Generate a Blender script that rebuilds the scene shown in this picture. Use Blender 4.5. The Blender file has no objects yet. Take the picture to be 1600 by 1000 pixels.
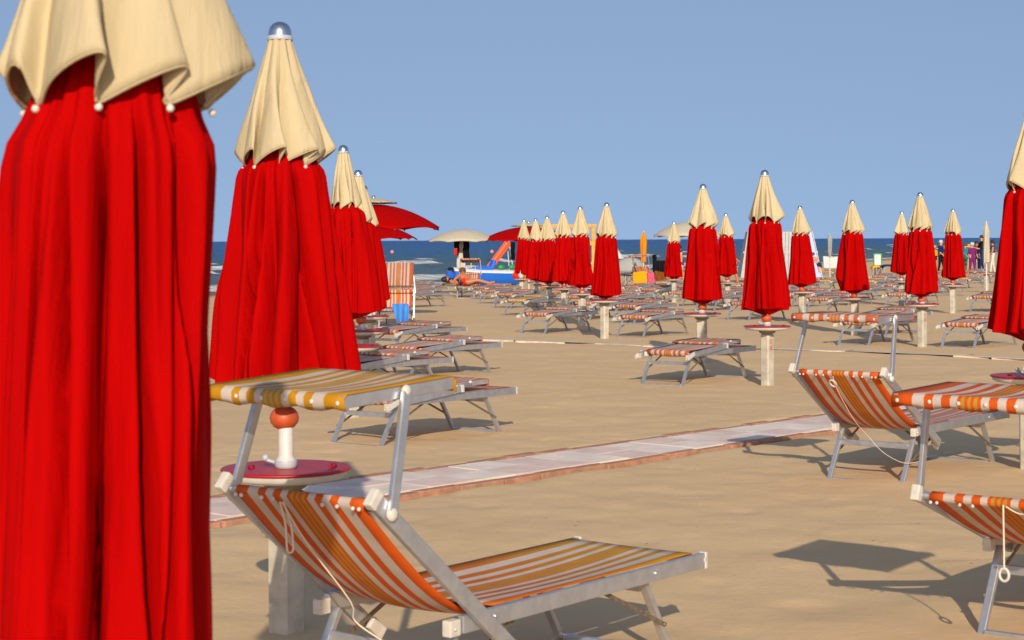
import bpy, bmesh, math, random
import numpy as np
from mathutils import Vector, Matrix, Euler

random.seed(7)
PI = math.pi
scene = bpy.context.scene
COL = scene.collection

# ------------------------------------------------------------------ layout
CAM_H = 1.535
F = 2800.0                       # focal length in pixels of a 1600 px wide frame
SLOPE = 0.0045                   # the beach falls gently towards the sea
YAW = math.atan2(0.785, 0.62)    # all sun loungers of the beach point this way
SHORE_P = Vector((-3.1, 79.2)); SHORE_U = Vector((0.402, 0.9156)); SHORE_N = Vector((-0.9156, 0.402))
SEA_Z = -0.36

def gz(x, y):
    return max(-SLOPE*(y-7.0), -0.325) if y > 0 else 0.0315

def at(px, py, h=0.0):
    """real place on the beach (plus height h) of a point measured in the photograph"""
    k = (py + 0.005*(px-800) - 375.0)/F
    d = (CAM_H - h - 7*SLOPE)/(k - SLOPE)
    if d > 79.2 or d < 0: d = (CAM_H - h + 0.325)/k
    x = (px-800)/F*d
    return Vector((x, d, -SLOPE*(d-7) if d < 79.2 else -0.325))

def xat(px, d): return (px-800)/F*d
def zat(px, py, d): return CAM_H - (py + 0.005*(px-800) - 375.0)/F*d

# ------------------------------------------------------------------ materials
MATS = {}
def nmat(name):
    m = bpy.data.materials.new(name); m.use_nodes = True
    nt = m.node_tree
    b = nt.nodes['Principled BSDF']
    MATS[name] = m
    return m, nt, b

def link(nt, a, b): nt.links.new(a, b)

def simple(name, col, rough=0.6, metal=0.0, var=0.06, vscale=14.0, bump=0.0, bscale=60.0, spec=0.5, trans=0.0, objvar=0.0):
    m, nt, b = nmat(name)
    N = nt.nodes
    tc = N.new('ShaderNodeTexCoord')
    nz = N.new('ShaderNodeTexNoise'); nz.inputs['Scale'].default_value = vscale; nz.inputs['Detail'].default_value = 6
    link(nt, tc.outputs['Object'], nz.inputs['Vector'])
    mp = N.new('ShaderNodeMapRange'); mp.inputs[1].default_value = 0.3; mp.inputs[2].default_value = 0.7
    mp.inputs[3].default_value = 1-var*1.6; mp.inputs[4].default_value = 1+var
    link(nt, nz.outputs['Fac'], mp.inputs[0])
    mx = N.new('ShaderNodeMix'); mx.data_type = 'RGBA'; mx.blend_type = 'MULTIPLY'; mx.inputs[0].default_value = 1
    mx.inputs[6].default_value = (*col, 1)
    link(nt, mp.outputs[0], mx.inputs[7])
    out = mx.outputs[2]
    if objvar:
        oi = N.new('ShaderNodeObjectInfo')
        m2 = N.new('ShaderNodeMapRange'); m2.inputs[3].default_value = 1-objvar; m2.inputs[4].default_value = 1+objvar*0.5
        link(nt, oi.outputs['Random'], m2.inputs[0])
        m3 = N.new('ShaderNodeMix'); m3.data_type = 'RGBA'; m3.blend_type = 'MULTIPLY'; m3.inputs[0].default_value = 1
        link(nt, out, m3.inputs[6]); link(nt, m2.outputs[0], m3.inputs[7]); out = m3.outputs[2]
    link(nt, out, b.inputs['Base Color'])
    b.inputs['Roughness'].default_value = rough; b.inputs['Metallic'].default_value = metal
    b.inputs['Specular IOR Level'].default_value = spec
    if bump:
        n2 = N.new('ShaderNodeTexNoise'); n2.inputs['Scale'].default_value = bscale; n2.inputs['Detail'].default_value = 4
        link(nt, tc.outputs['Object'], n2.inputs['Vector'])
        bp = N.new('ShaderNodeBump'); bp.inputs['Strength'].default_value = bump; bp.inputs['Distance'].default_value = 0.01
        link(nt, n2.outputs['Fac'], bp.inputs['Height']); link(nt, bp.outputs[0], b.inputs['Normal'])
    if trans:
        tr = N.new('ShaderNodeBsdfTranslucent'); link(nt, out, tr.inputs['Color'])
        ms = N.new('ShaderNodeMixShader'); ms.inputs[0].default_value = trans
        o = N['Material Output']
        link(nt, b.outputs[0], ms.inputs[1]); link(nt, tr.outputs[0], ms.inputs[2]); link(nt, ms.outputs[0], o.inputs['Surface'])
    return m

def cloth(name, col, var=0.05, rough=0.85, objvar=0.0, trans=0.08):
    """woven canvas: fine weave, long soft creases running down, a little dust"""
    m, nt, b = nmat(name); N = nt.nodes
    tc = N.new('ShaderNodeTexCoord')
    mpv = N.new('ShaderNodeMapping'); mpv.inputs['Scale'].default_value = (9, 9, 1.6)
    link(nt, tc.outputs['Object'], mpv.inputs['Vector'])
    n1 = N.new('ShaderNodeTexNoise'); n1.inputs['Scale'].default_value = 1.9; n1.inputs['Detail'].default_value = 7; n1.inputs['Distortion'].default_value = .5
    link(nt, mpv.outputs[0], n1.inputs['Vector'])
    n3 = N.new('ShaderNodeTexNoise'); n3.inputs['Scale'].default_value = 450; n3.inputs['Detail'].default_value = 1
    link(nt, tc.outputs['Object'], n3.inputs['Vector'])
    mr = N.new('ShaderNodeMapRange'); mr.inputs[1].default_value = .3; mr.inputs[2].default_value = .7
    mr.inputs[3].default_value = 1-var*1.5; mr.inputs[4].default_value = 1+var*.6
    link(nt, n1.outputs['Fac'], mr.inputs[0])
    mx = N.new('ShaderNodeMix'); mx.data_type = 'RGBA'; mx.blend_type = 'MULTIPLY'; mx.inputs[0].default_value = 1
    mx.inputs[6].default_value = (*col, 1); link(nt, mr.outputs[0], mx.inputs[7])
    out = mx.outputs[2]
    if objvar:
        oi = N.new('ShaderNodeObjectInfo')
        m2 = N.new('ShaderNodeMapRange'); m2.inputs[3].default_value = 1-objvar; m2.inputs[4].default_value = 1
        link(nt, oi.outputs['Random'], m2.inputs[0])
        m3 = N.new('ShaderNodeMix'); m3.data_type = 'RGBA'; m3.blend_type = 'MULTIPLY'; m3.inputs[0].default_value = 1
        link(nt, out, m3.inputs[6]); link(nt, m2.outputs[0], m3.inputs[7]); out = m3.outputs[2]
    link(nt, out, b.inputs['Base Color'])
    b.inputs['Roughness'].default_value = rough; b.inputs['Specular IOR Level'].default_value = 0.04
    ad = N.new('ShaderNodeMath'); ad.operation = 'MULTIPLY_ADD'; ad.inputs[1].default_value = 0.03
    link(nt, n3.outputs['Fac'], ad.inputs[0]); link(nt, n1.outputs['Fac'], ad.inputs[2])
    bp = N.new('ShaderNodeBump'); bp.inputs['Strength'].default_value = 0.55; bp.inputs['Distance'].default_value = 0.022
    link(nt, ad.outputs[0], bp.inputs['Height']); link(nt, bp.outputs[0], b.inputs['Normal'])
    if trans:
        tr = N.new('ShaderNodeBsdfTranslucent'); link(nt, out, tr.inputs['Color'])
        ms = N.new('ShaderNodeMixShader'); ms.inputs[0].default_value = trans
        link(nt, b.outputs[0], ms.inputs[1]); link(nt, tr.outputs[0], ms.inputs[2]); link(nt, ms.outputs[0], N['Material Output'].inputs['Surface'])
    return m

def stripes(name, main, light, accent, fade=None, fade_rng=(0.5, 1.4), objvar=0.0):
    """striped sling fabric: bands run along the lounger, so they depend on local Y only"""
    m, nt, b = nmat(name); N = nt.nodes
    tc = N.new('ShaderNodeTexCoord'); sp = N.new('ShaderNodeSeparateXYZ')
    link(nt, tc.outputs['Object'], sp.inputs[0])
    mr = N.new('ShaderNodeMapRange'); mr.inputs[1].default_value = -0.29; mr.inputs[2].default_value = 0.29
    link(nt, sp.outputs['Y'], mr.inputs[0])
    rp = N.new('ShaderNodeValToRGB'); rp.color_ramp.interpolation = 'CONSTANT'
    seq = [(0, 'm'), (.125, 'l'), (.205, 'm'), (.262, 'l'), (.318, 'm'), (.375, 'l'), (.425, 'm'), (.447, 'a'), (.472, 'm'), (.492, 'a'), (.508, 'm'), (.528, 'a'), (.553, 'm'),
           (.575, 'l'), (.625, 'm'), (.682, 'l'), (.738, 'm'), (.795, 'l'), (.875, 'm')]
    cr = rp.color_ramp
    codes = {'m': 0.0, 'l': 0.5, 'a': 1.0}
    cr.elements[0].position = 0; cr.elements[0].color = (0, 0, 0, 1)
    cr.elements[1].position = seq[1][0]; cr.elements[1].color = (.5, .5, .5, 1)
    for p, c in seq[2:]:
        e = cr.elements.new(p); v = codes[c]; e.color = (v, v, v, 1)
    link(nt, mr.outputs[0], rp.inputs[0])
    def mixc(a, bcol):
        x = N.new('ShaderNodeMix'); x.data_type = 'RGBA'
        x.inputs[6].default_value = (*a, 1); x.inputs[7].default_value = (*bcol, 1); return x
    if fade:
        f = N.new('ShaderNodeMapRange'); f.inputs[1].default_value = fade_rng[0]; f.inputs[2].default_value = fade_rng[1]
        link(nt, sp.outputs['X'], f.inputs[0])
        base = mixc(main, fade); link(nt, f.outputs[0], base.inputs[0]); mainout = base.outputs[2]
    else:
        base = mixc(main, main); mainout = base.outputs[2]
    g1 = N.new('ShaderNodeMath'); g1.operation = 'GREATER_THAN'; g1.inputs[1].default_value = 0.25; link(nt, rp.outputs[0], g1.inputs[0])
    g2 = N.new('ShaderNodeMath'); g2.operation = 'GREATER_THAN'; g2.inputs[1].default_value = 0.75; link(nt, rp.outputs[0], g2.inputs[0])
    m1 = mixc(main, light); link(nt, g1.outputs[0], m1.inputs[0]); link(nt, mainout, m1.inputs[6])
    m2 = mixc(main, accent); link(nt, g2.outputs[0], m2.inputs[0]); link(nt, m1.outputs[2], m2.inputs[6])
    nz = N.new('ShaderNodeTexNoise'); nz.inputs['Scale'].default_value = 9; nz.inputs['Detail'].default_value = 6
    link(nt, tc.outputs['Object'], nz.inputs['Vector'])
    mr2 = N.new('ShaderNodeMapRange'); mr2.inputs[1].default_value = .3; mr2.inputs[2].default_value = .7; mr2.inputs[3].default_value = .86; mr2.inputs[4].default_value = 1.04
    link(nt, nz.outputs['Fac'], mr2.inputs[0])
    m3 = N.new('ShaderNodeMix'); m3.data_type = 'RGBA'; m3.blend_type = 'MULTIPLY'; m3.inputs[0].default_value = 1
    link(nt, m2.outputs[2], m3.inputs[6]); link(nt, mr2.outputs[0], m3.inputs[7]); out = m3.outputs[2]
    if objvar:
        oi = N.new('ShaderNodeObjectInfo'); q = N.new('ShaderNodeMapRange'); q.inputs[3].default_value = 1-objvar; q.inputs[4].default_value = 1.05
        link(nt, oi.outputs['Random'], q.inputs[0])
        m4 = N.new('ShaderNodeMix'); m4.data_type = 'RGBA'; m4.blend_type = 'MULTIPLY'; m4.inputs[0].default_value = 1
        link(nt, out, m4.inputs[6]); link(nt, q.outputs[0], m4.inputs[7]); out = m4.outputs[2]
    link(nt, out, b.inputs['Base Color']); b.inputs['Roughness'].default_value = 0.75; b.inputs['Specular IOR Level'].default_value = 0.3
    wv = N.new('ShaderNodeTexNoise'); wv.inputs['Scale'].default_value = 500; wv.inputs['Detail'].default_value = 1
    link(nt, tc.outputs['Object'], wv.inputs['Vector'])
    bp = N.new('ShaderNodeBump'); bp.inputs['Strength'].default_value = 0.15; bp.inputs['Distance'].default_value = 0.002
    link(nt, wv.outputs['Fac'], bp.inputs['Height']); link(nt, bp.outputs[0], b.inputs['Normal'])
    tr = N.new('ShaderNodeBsdfTranslucent'); link(nt, out, tr.inputs['Color'])
    ms = N.new('ShaderNodeMixShader'); ms.inputs[0].default_value = 0.14
    link(nt, b.outputs[0], ms.inputs[1]); link(nt, tr.outputs[0], ms.inputs[2]); link(nt, ms.outputs[0], N['Material Output'].inputs['Surface'])
    return m

RED = cloth('red_canvas', (0.40, 0.0006, 0.0006), var=0.06, objvar=0.10, trans=0.07)
BEIGE = cloth('beige_canvas', (0.59, 0.495, 0.305), var=0.07, objvar=0.08, trans=0.10)
CREAM = cloth('cream_canvas', (0.52, 0.47, 0.36), var=0.05)
ORANGEC = cloth('orange_canvas', (0.75, 0.25, 0.015), var=0.12)
GREYC = cloth('grey_canvas', (0.33, 0.34, 0.32), var=0.08)
OR, LT, AC = (0.63, 0.095, 0.004), (0.60, 0.51, 0.44), (0.52, 0.26, 0.03)
STR = stripes('orange_striped_sling', OR, LT, AC)
STR_SEAT = stripes('orange_to_ochre_sling', (0.55, 0.13, 0.010), LT, (0.55, 0.27, 0.04), fade=(0.52, 0.25, 0.012), fade_rng=(0.55, 1.3))
STR_Y = stripes('ochre_striped_sling', (0.55, 0.255, 0.005), LT, (0.54, 0.35, 0.12))
STR_P = stripes('sunbleached_orange_sling', (0.50, 0.12, 0.045), (0.54, 0.46, 0.40), (0.52, 0.27, 0.10), objvar=0.2)
STR_F = stripes('orange_sling_faded_sheen_on_top', (0.56, 0.10, 0.02), (0.56, 0.48, 0.42), (0.54, 0.28, 0.06), fade=(0.53, 0.30, 0.25), fade_rng=(0.02, 0.22), objvar=0.15)  # pale top: fading plus a grazing-angle sheen painted into the colour
STR_W = stripes('faded_pink_sling', (0.48, 0.15, 0.11), (0.54, 0.47, 0.42), (0.50, 0.26, 0.17), objvar=0.2)
ALU = simple('brushed_aluminium', (0.50, 0.52, 0.55), rough=0.42, metal=0.75, var=0.08, vscale=20, objvar=0.1)
ALUD = simple('dull_aluminium', (0.50, 0.51, 0.52), rough=0.5, metal=0.7, var=0.1, vscale=20)
STEEL = simple('rusty_brace_steel', (0.22, 0.17, 0.12), rough=0.55, metal=0.5, var=0.25, vscale=40)
PLAST = simple('aged_white_plastic', (0.58, 0.55, 0.48), rough=0.5, var=0.08, vscale=30)
CHROME = simple('chrome', (0.62, 0.64, 0.68), rough=0.22, metal=1.0, var=0.02)
POSTM = simple('cream_painted_concrete', (0.50, 0.46, 0.37), rough=0.8, var=0.17, vscale=11, bump=0.25, bscale=90, objvar=0.08)
CONC = simple('grey_concrete_collar', (0.24, 0.21, 0.16), rough=0.9, var=0.15, vscale=20, bump=0.3)
REDPL = simple('red_plastic_tabletop', (0.40, 0.008, 0.016), rough=0.42, var=0.10, vscale=8, spec=0.4, objvar=0.1)
WHITEPL = simple('white_plastic_rim', (0.60, 0.57, 0.51), rough=0.5, var=0.06)
POLEM = simple('white_painted_pole', (0.58, 0.56, 0.51), rough=0.45, var=0.06)
GREYPL = simple('grey_plastic_clamp', (0.40, 0.43, 0.47), rough=0.5, var=0.1)
BALLM = simple('orange_plastic_ball', (0.50, 0.085, 0.022), rough=0.5, var=0.12, vscale=20, objvar=0.25)
CORD = simple('cream_cotton_cord', (0.66, 0.58, 0.44), rough=0.9)
REDINK = simple('red_paint_number', (0.55, 0.03, 0.03), rough=0.6)
INK = simple('pale_marker_ink', (0.20, 0.20, 0.24), rough=0.7)
TILE_W = simple('white_paving_slab', (0.76, 0.66, 0.57), rough=0.85, var=0.10, vscale=5, bump=0.2, bscale=60)
TILE_P = simple('pink_paving_slab', (0.70, 0.54, 0.47), rough=0.85, var=0.10, vscale=5, bump=0.2, bscale=60)
BRICKM = simple('terracotta_edging', (0.40, 0.20, 0.12), rough=0.9, var=0.2, vscale=12, bump=0.3)
WOODM = simple('yellow_timber', (0.55, 0.30, 0.06), rough=0.7, var=0.15, vscale=6)
BLUEP = simple('blue_boat_paint', (0.008, 0.13, 0.62), rough=0.3, var=0.06)
WHITEP = simple('white_boat_paint', (0.60, 0.61, 0.60), rough=0.35, var=0.05)
ORP = simple('orange_slide_plastic', (0.75, 0.09, 0.02), rough=0.35)
GREENP = simple('green_plastic', (0.01, 0.25, 0.07), rough=0.4)
BLACK = cloth('black_cloth', (0.012, 0.012, 0.015), trans=0)
WHITEC = cloth('white_towelling', (0.58, 0.57, 0.54), trans=0.05)
BLUEC = cloth('blue_towelling', (0.07, 0.25, 0.68), trans=0.03, var=0.15)
ORT = cloth('orange_towelling', (0.85, 0.32, 0.01), trans=0.05)
PINK = cloth('pink_towelling', (0.80, 0.11, 0.22), trans=0.05, var=0.3)
BROWNC = cloth('brown_striped_cloth', (0.22, 0.07, 0.018), trans=0.05, var=0.3)
NAVY = cloth('navy_cloth', (0.012, 0.025, 0.11), trans=0)
PURPLE = cloth('purple_cloth', (0.15, 0.02, 0.12), trans=0)
TEAL = cloth('teal_cloth', (0.03, 0.26, 0.30), trans=0)
GREEN2 = cloth('green_cloth', (0.02, 0.15, 0.09), trans=0)
YELLOW = cloth('yellow_cloth', (0.75, 0.42, 0.02), trans=0)
REDC = cloth('red_swim_cloth', (0.75, 0.035, 0.02), trans=0)
WHITEW = simple('white_painted_board', (0.35, 0.37, 0.37), rough=0.6, var=0.1, vscale=4)
DARK = simple('dark_stained_wood', (0.06, 0.055, 0.05), rough=0.8)
SKIN = simple('sunlit_skin', (0.55, 0.26, 0.14), rough=0.55, var=0.08, vscale=8)
TAN = simple('tanned_skin', (0.42, 0.16, 0.07), rough=0.5, var=0.08, vscale=8)
HAIRB = simple('black_hair', (0.012, 0.010, 0.010), rough=0.6)
HAIRG = simple('grey_hair', (0.50, 0.49, 0.47), rough=0.7)
HAIRY = simple('blond_hair', (0.45, 0.30, 0.10), rough=0.7)
HAIRN = simple('brown_hair', (0.10, 0.05, 0.02), rough=0.7)
EYEM = simple('dark_eye', (0.01, 0.01, 0.01), rough=0.3)
BUOYM = simple('orange_buoy_plastic', (0.75, 0.25, 0.15), rough=0.5)
SHADEG = simple('grey_tent_fabric', (0.30, 0.31, 0.29), rough=0.8, var=0.06)

# ------------------------------------------------------------------ mesh helper
class MB:
    def __init__(s): s.v = []; s.f = []; s.m = []; s.sm = []
    def add(s, vs, fs, mi=0, smooth=False):
        o = len(s.v); s.v += [tuple(v) for v in vs]
        for f in fs: s.f.append([o+i for i in f]); s.m.append(mi); s.sm.append(smooth)
    def box(s, c, size, mi=0, R=None, bev=0.0):
        sx, sy, sz = [q/2 for q in size]; c = Vector(c)
        if bev <= 0:
            vs = [Vector((x*sx, y*sy, z*sz)) for x in (-1, 1) for y in (-1, 1) for z in (-1, 1)]
            fs = [(0, 1, 3, 2), (4, 6, 7, 5), (0, 4, 5, 1), (2, 3, 7, 6), (0, 2, 6, 4), (1, 5, 7, 3)]
            vs = [c + (R @ v if R else v) for v in vs]; s.add(vs, fs, mi)
        else:
            bm = bmesh.new(); bmesh.ops.create_cube(bm, size=1)
            for v in bm.verts: v.co = Vector((v.co.x*sx*2, v.co.y*sy*2, v.co.z*sz*2))
            bmesh.ops.bevel(bm, geom=bm.edges[:], offset=bev, segments=2, affect='EDGES', profile=0.6)
            s.addbm(bm, c, R, mi); 
    def addbm(s, bm, c=Vector((0, 0, 0)), R=None, mi=0, smooth=False):
        bm.verts.index_update()
        vs = [Vector(c) + (R @ v.co if R else v.co) for v in bm.verts]
        s.add(vs, [[v.index for v in f.verts] for f in bm.faces], mi, smooth); bm.free()
    def bar(s, a, b, w, h, mi=0, up=(0, 0, 1), bev=0.0):
        """rectangular bar from a to b; w across, h along 'up'"""
        a = Vector(a); b = Vector(b); d = (b-a); L = d.length; d.normalize()
        up = Vector(up); x = d.cross(up)
        if x.length < 1e-5: x = d.cross(Vector((1, 0, 0)))
        x.normalize(); u = x.cross(d)
        R = Matrix((d, x, u)).transposed()
        s.box((a+b)/2, (L, w, h), mi, R, bev)
    def tube(s, pts, r, mi=0, n=8, cap=True):
        pts = [Vector(p) for p in pts]; m = len(pts)
        rs = r if isinstance(r, (list, tuple)) else [r]*m
        vs = []; prev = None
        for i, p in enumerate(pts):
            t = (pts[min(i+1, m-1)] - pts[max(i-1, 0)]).normalized()
            if prev is None:
                x = t.cross(Vector((0, 0, 1)))
                if x.length < 1e-3: x = t.cross(Vector((1, 0, 0)))
            else: x = prev - t*prev.dot(t)
            x.normalize(); prev = x; y = t.cross(x)
            for k in range(n):
                a = 2*PI*k/n; vs.append(p + (x*math.cos(a) + y*math.sin(a))*rs[i])
        fs = [(i*n+k, i*n+(k+1) % n, (i+1)*n+(k+1) % n, (i+1)*n+k) for i in range(m-1) for k in range(n)]
        s.add(vs, fs, mi, True)
        if cap:
            s.add(vs[:n], [tuple(range(n))[::-1]], mi); s.add(vs[-n:], [tuple(range(n))], mi)
    def lathe(s, prof, c=(0, 0, 0), n=24, mi=0, smooth=True, cap=True, R=None):
        c = Vector(c); vs = []
        for r, z in prof:
            for k in range(n):
                a = 2*PI*k/n; v = Vector((r*math.cos(a), r*math.sin(a), z)); vs.append(c + (R @ v if R else v))
        m = len(prof)
        fs = [(i*n+k, i*n+(k+1) % n, (i+1)*n+(k+1) % n, (i+1)*n+k) for i in range(m-1) for k in range(n)]
        s.add(vs, fs, mi, smooth)
        if cap:
            s.add(vs[:n], [tuple(range(n))[::-1]], mi); s.add(vs[-n:], [tuple(range(n))], mi)
    def ball(s, c, r, mi=0, n=12, sc=(1, 1, 1)):
        c = Vector(c); vs = []; fs = []; h = n//2
        for i in range(1, h):
            t = PI*i/h
            for k in range(n):
                a = 2*PI*k/n; vs.append(c + Vector((r*sc[0]*math.sin(t)*math.cos(a), r*sc[1]*math.sin(t)*math.sin(a), r*sc[2]*math.cos(t))))
        top = len(vs); vs.append(c + Vector((0, 0, r*sc[2]))); vs.append(c - Vector((0, 0, r*sc[2])))
        for i in range(h-2):
            for k in range(n): fs.append((i*n+k, (i+1)*n+k, (i+1)*n+(k+1) % n, i*n+(k+1) % n))
        for k in range(n):
            fs.append((top, k, (k+1) % n)); o = (h-2)*n; fs.append((top+1, o+(k+1) % n, o+k))
        s.add(vs, fs, mi, True)
    def grid(s, P, mi=0, smooth=True, closed=False):
        """P: rows of points"""
        m = len(P); n = len(P[0]); vs = [p for row in P for p in row]
        q = n if closed else n-1
        fs = [(i*n+k, i*n+(k+1) % n, (i+1)*n+(k+1) % n, (i+1)*n+k) for i in range(m-1) for k in range(q)]
        s.add(vs, fs, mi, smooth)
    def build(s, name, mats, parent=None, solid=0.0, offset=0.0, subsurf=0, loc=None):
        me = bpy.data.meshes.new(name); me.from_pydata(s.v, [], s.f); me.update()
        if not isinstance(mats, (list, tuple)): mats = [mats]
        for m in mats: me.materials.append(m)
        me.polygons.foreach_set('material_index', s.m); me.polygons.foreach_set('use_smooth', s.sm)
        o = bpy.data.objects.new(name, me); COL.objects.link(o)
        if parent: o.parent = parent
        if loc is not None: o.location = loc
        if subsurf:
            q = o.modifiers.new('subsurf', 'SUBSURF'); q.levels = q.render_levels = subsurf
        if solid:
            q = o.modifiers.new('solid', 'SOLIDIFY'); q.thickness = solid; q.offset = offset
        return o

def tag(o, label=None, cat=None, group=None, kind=None):
    if label: o['label'] = label
    if cat: o['category'] = cat
    if group: o['group'] = group
    if kind: o['kind'] = kind
    return o

def empty(name, loc, rz=0, label=None, cat=None, group=None):
    o = bpy.data.objects.new(name, None); COL.objects.link(o)
    o.empty_display_size = 0.1; o.location = loc; o.rotation_euler = (0, 0, rz)
    return tag(o, label, cat, group)

CH = {}
def kids(o): return [c for c in o.children]
def copy_tree(o, parent=None):
    c = o.copy(); COL.objects.link(c)
    if parent: c.parent = parent
    for ch in kids(o): copy_tree(ch, c)
    return c

# ------------------------------------------------------------------ value noise
def vnoise(x, y, seed=0):
    xi = np.floor(x).astype(np.int64); yi = np.floor(y).astype(np.int64)
    xf = x-xi; yf = y-yi
    def h(a, b):
        n = (a*374761393 + b*668265263 + seed*1442695041) & 0x7fffffff
        n = ((n ^ (n >> 13))*1274126177) & 0x7fffffff
        return ((n ^ (n >> 16)) & 0xffff)/65535.0
    u = xf*xf*(3-2*xf); v = yf*yf*(3-2*yf)
    return (h(xi, yi)*(1-u)+h(xi+1, yi)*u)*(1-v)+(h(xi, yi+1)*(1-u)+h(xi+1, yi+1)*u)*v

def axis(lo, hi, step, far_lo, far_hi, gr):
    a = list(np.arange(lo, hi, step))
    s = step; x = a[-1]
    while x < far_hi: s *= gr; x += s; a.append(x)
    s = step; x = a[0]; b = []
    while x > far_lo: s *= gr; x -= s; b.append(x)
    return np.array(b[::-1]+a)

def grid_object(name, X, Y, Z, mat, attr=None):
    ny, nx = X.shape
    co = np.stack([X, Y, Z], -1).reshape(-1, 3).astype(np.float32)
    idx = np.arange(ny*nx).reshape(ny, nx)
    q = np.stack([idx[:-1, :-1], idx[:-1, 1:], idx[1:, 1:], idx[1:, :-1]], -1).reshape(-1, 4)
    me = bpy.data.meshes.new(name)
    me.vertices.add(len(co)); me.vertices.foreach_set('co', co.ravel())
    me.loops.add(q.size); me.loops.foreach_set('vertex_index', q.ravel().astype(np.int32))
    me.polygons.add(len(q)); me.polygons.foreach_set('loop_start', np.arange(0, q.size, 4, dtype=np.int32))
    me.polygons.foreach_set('use_smooth', np.ones(len(q), dtype=bool))
    me.update(calc_edges=True); me.materials.append(mat)
    if attr is not None:
        for k, arr in attr.items():
            a = me.attributes.new(k, 'FLOAT', 'POINT'); a.data.foreach_set('value', arr.ravel().astype(np.float32))
    o = bpy.data.objects.new(name, me); COL.objects.link(o)
    return o

# ------------------------------------------------------------------ sand
def sand_material():
    m, nt, b = nmat('beach_sand'); N = nt.nodes
    tc = N.new('ShaderNodeTexCoord')
    def noise(sc, det, rough=0.55):
        n = N.new('ShaderNodeTexNoise'); n.inputs['Scale'].default_value = sc; n.inputs['Detail'].default_value = det; n.inputs['Roughness'].default_value = rough
        link(nt, tc.outputs['Object'], n.inputs['Vector']); return n
    n1 = noise(0.9, 6); n2 = noise(7, 8, 0.7); n3 = noise(220, 2)
    r = N.new('ShaderNodeValToRGB')
    r.color_ramp.elements[0].position = .32; r.color_ramp.elements[0].color = (0.60, 0.42, 0.230, 1)
    r.color_ramp.elements[1].position = .68; r.color_ramp.elements[1].color = (0.665, 0.478, 0.272, 1)
    a = N.new('ShaderNodeMath'); a.operation = 'MULTIPLY_ADD'; a.inputs[1].default_value = .45
    s2 = N.new('ShaderNodeMath'); s2.operation = 'MULTIPLY'; s2.inputs[1].default_value = .55
    link(nt, n1.outputs['Fac'], s2.inputs[0]); link(nt, n2.outputs['Fac'], a.inputs[0]); link(nt, s2.outputs[0], a.inputs[2])
    link(nt, a.outputs[0], r.inputs[0])
    # sparse specks of shell and dark grit
    vo = N.new('ShaderNodeTexVoronoi'); vo.inputs['Scale'].default_value = 5.5; link(nt, tc.outputs['Object'], vo.inputs['Vector'])
    lt = N.new('ShaderNodeMath'); lt.operation = 'LESS_THAN'; lt.inputs[1].default_value = 0.045; link(nt, vo.outputs['Distance'], lt.inputs[0])
    sv = N.new('ShaderNodeSeparateXYZ'); link(nt, vo.outputs['Color'], sv.inputs[0])
    gt = N.new('ShaderNodeMath'); gt.operation = 'GREATER_THAN'; gt.inputs[1].default_value = .72; link(nt, sv.outputs['X'], gt.inputs[0])
    mm = N.new('ShaderNodeMath'); mm.operation = 'MULTIPLY'; link(nt, lt.outputs[0], mm.inputs[0]); link(nt, gt.outputs[0], mm.inputs[1])
    mx = N.new('ShaderNodeMix'); mx.data_type = 'RGBA'; mx.inputs[7].default_value = (0.14, 0.09, 0.05, 1)
    link(nt, mm.outputs[0], mx.inputs[0]); link(nt, r.outputs[0], mx.inputs[6])
    # wet sand along the water line
    at_ = N.new('ShaderNodeAttribute'); at_.attribute_name = 'wet'
    mw = N.new('ShaderNodeMix'); mw.data_type = 'RGBA'; mw.inputs[7].default_value = (0.20, 0.135, 0.075, 1)
    link(nt, at_.outputs['Fac'], mw.inputs[0]); link(nt, mx.outputs[2], mw.inputs[6])
    link(nt, mw.outputs[2], b.inputs['Base Color'])
    b.inputs['Roughness'].default_value = 0.95; b.inputs['Specular IOR Level'].default_value = 0.15
    ad = N.new('ShaderNodeMath'); ad.operation = 'MULTIPLY_ADD'; ad.inputs[1].default_value = .12
    n5 = noise(38, 6, 0.72); ad5 = N.new('ShaderNodeMath'); ad5.operation = 'MULTIPLY_ADD'; ad5.inputs[1].default_value = .35
    link(nt, n5.outputs['Fac'], ad5.inputs[0]); link(nt, n2.outputs['Fac'], ad5.inputs[2])
    link(nt, n3.outputs['Fac'], ad.inputs[0]); link(nt, ad5.outputs[0], ad.inputs[2])
    bp = N.new('ShaderNodeBump'); bp.inputs['Strength'].default_value = 0.32; bp.inputs['Distance'].default_value = 0.026
    link(nt, ad.outputs[0], bp.inputs['Height']); link(nt, bp.outputs[0], b.inputs['Normal'])
    return m

def shore_t(x, y): return (x-SHORE_P.x)*SHORE_N.x + (y-SHORE_P.y)*SHORE_N.y
def shore_s(x, y): return (x-SHORE_P.x)*SHORE_U.x + (y-SHORE_P.y)*SHORE_U.y

xs = axis(-3.6, 5.2, 0.045, -260, 900, 1.022)
ys = axis(3.5, 15.0, 0.045, -40, 1400, 1.0085)
X, Y = np.meshgrid(xs, ys)
Z = np.where(Y > 0, np.maximum(-SLOPE*(Y-7), -0.325), 0.0315)
T = shore_t(X, Y) + (vnoise(shore_s(X, Y)/9, T0 := X*0, 3)-.5)*2.0
near = np.clip((60-np.abs(Y-5))/40, 0, 1)
bump = (vnoise(X/0.30, Y/0.34, 1)-.5)*0.015 + (vnoise(X/0.75, Y/0.8, 2)-.5)*0.015 + (vnoise(X/0.15, Y/0.17, 5)-.5)*0.008 + (vnoise(X/2.3, Y/2.3, 4)-.5)*0.03
pit = np.clip(vnoise(X/0.22+9, Y/0.26, 8)-.78, 0, 1)*0.05
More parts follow.
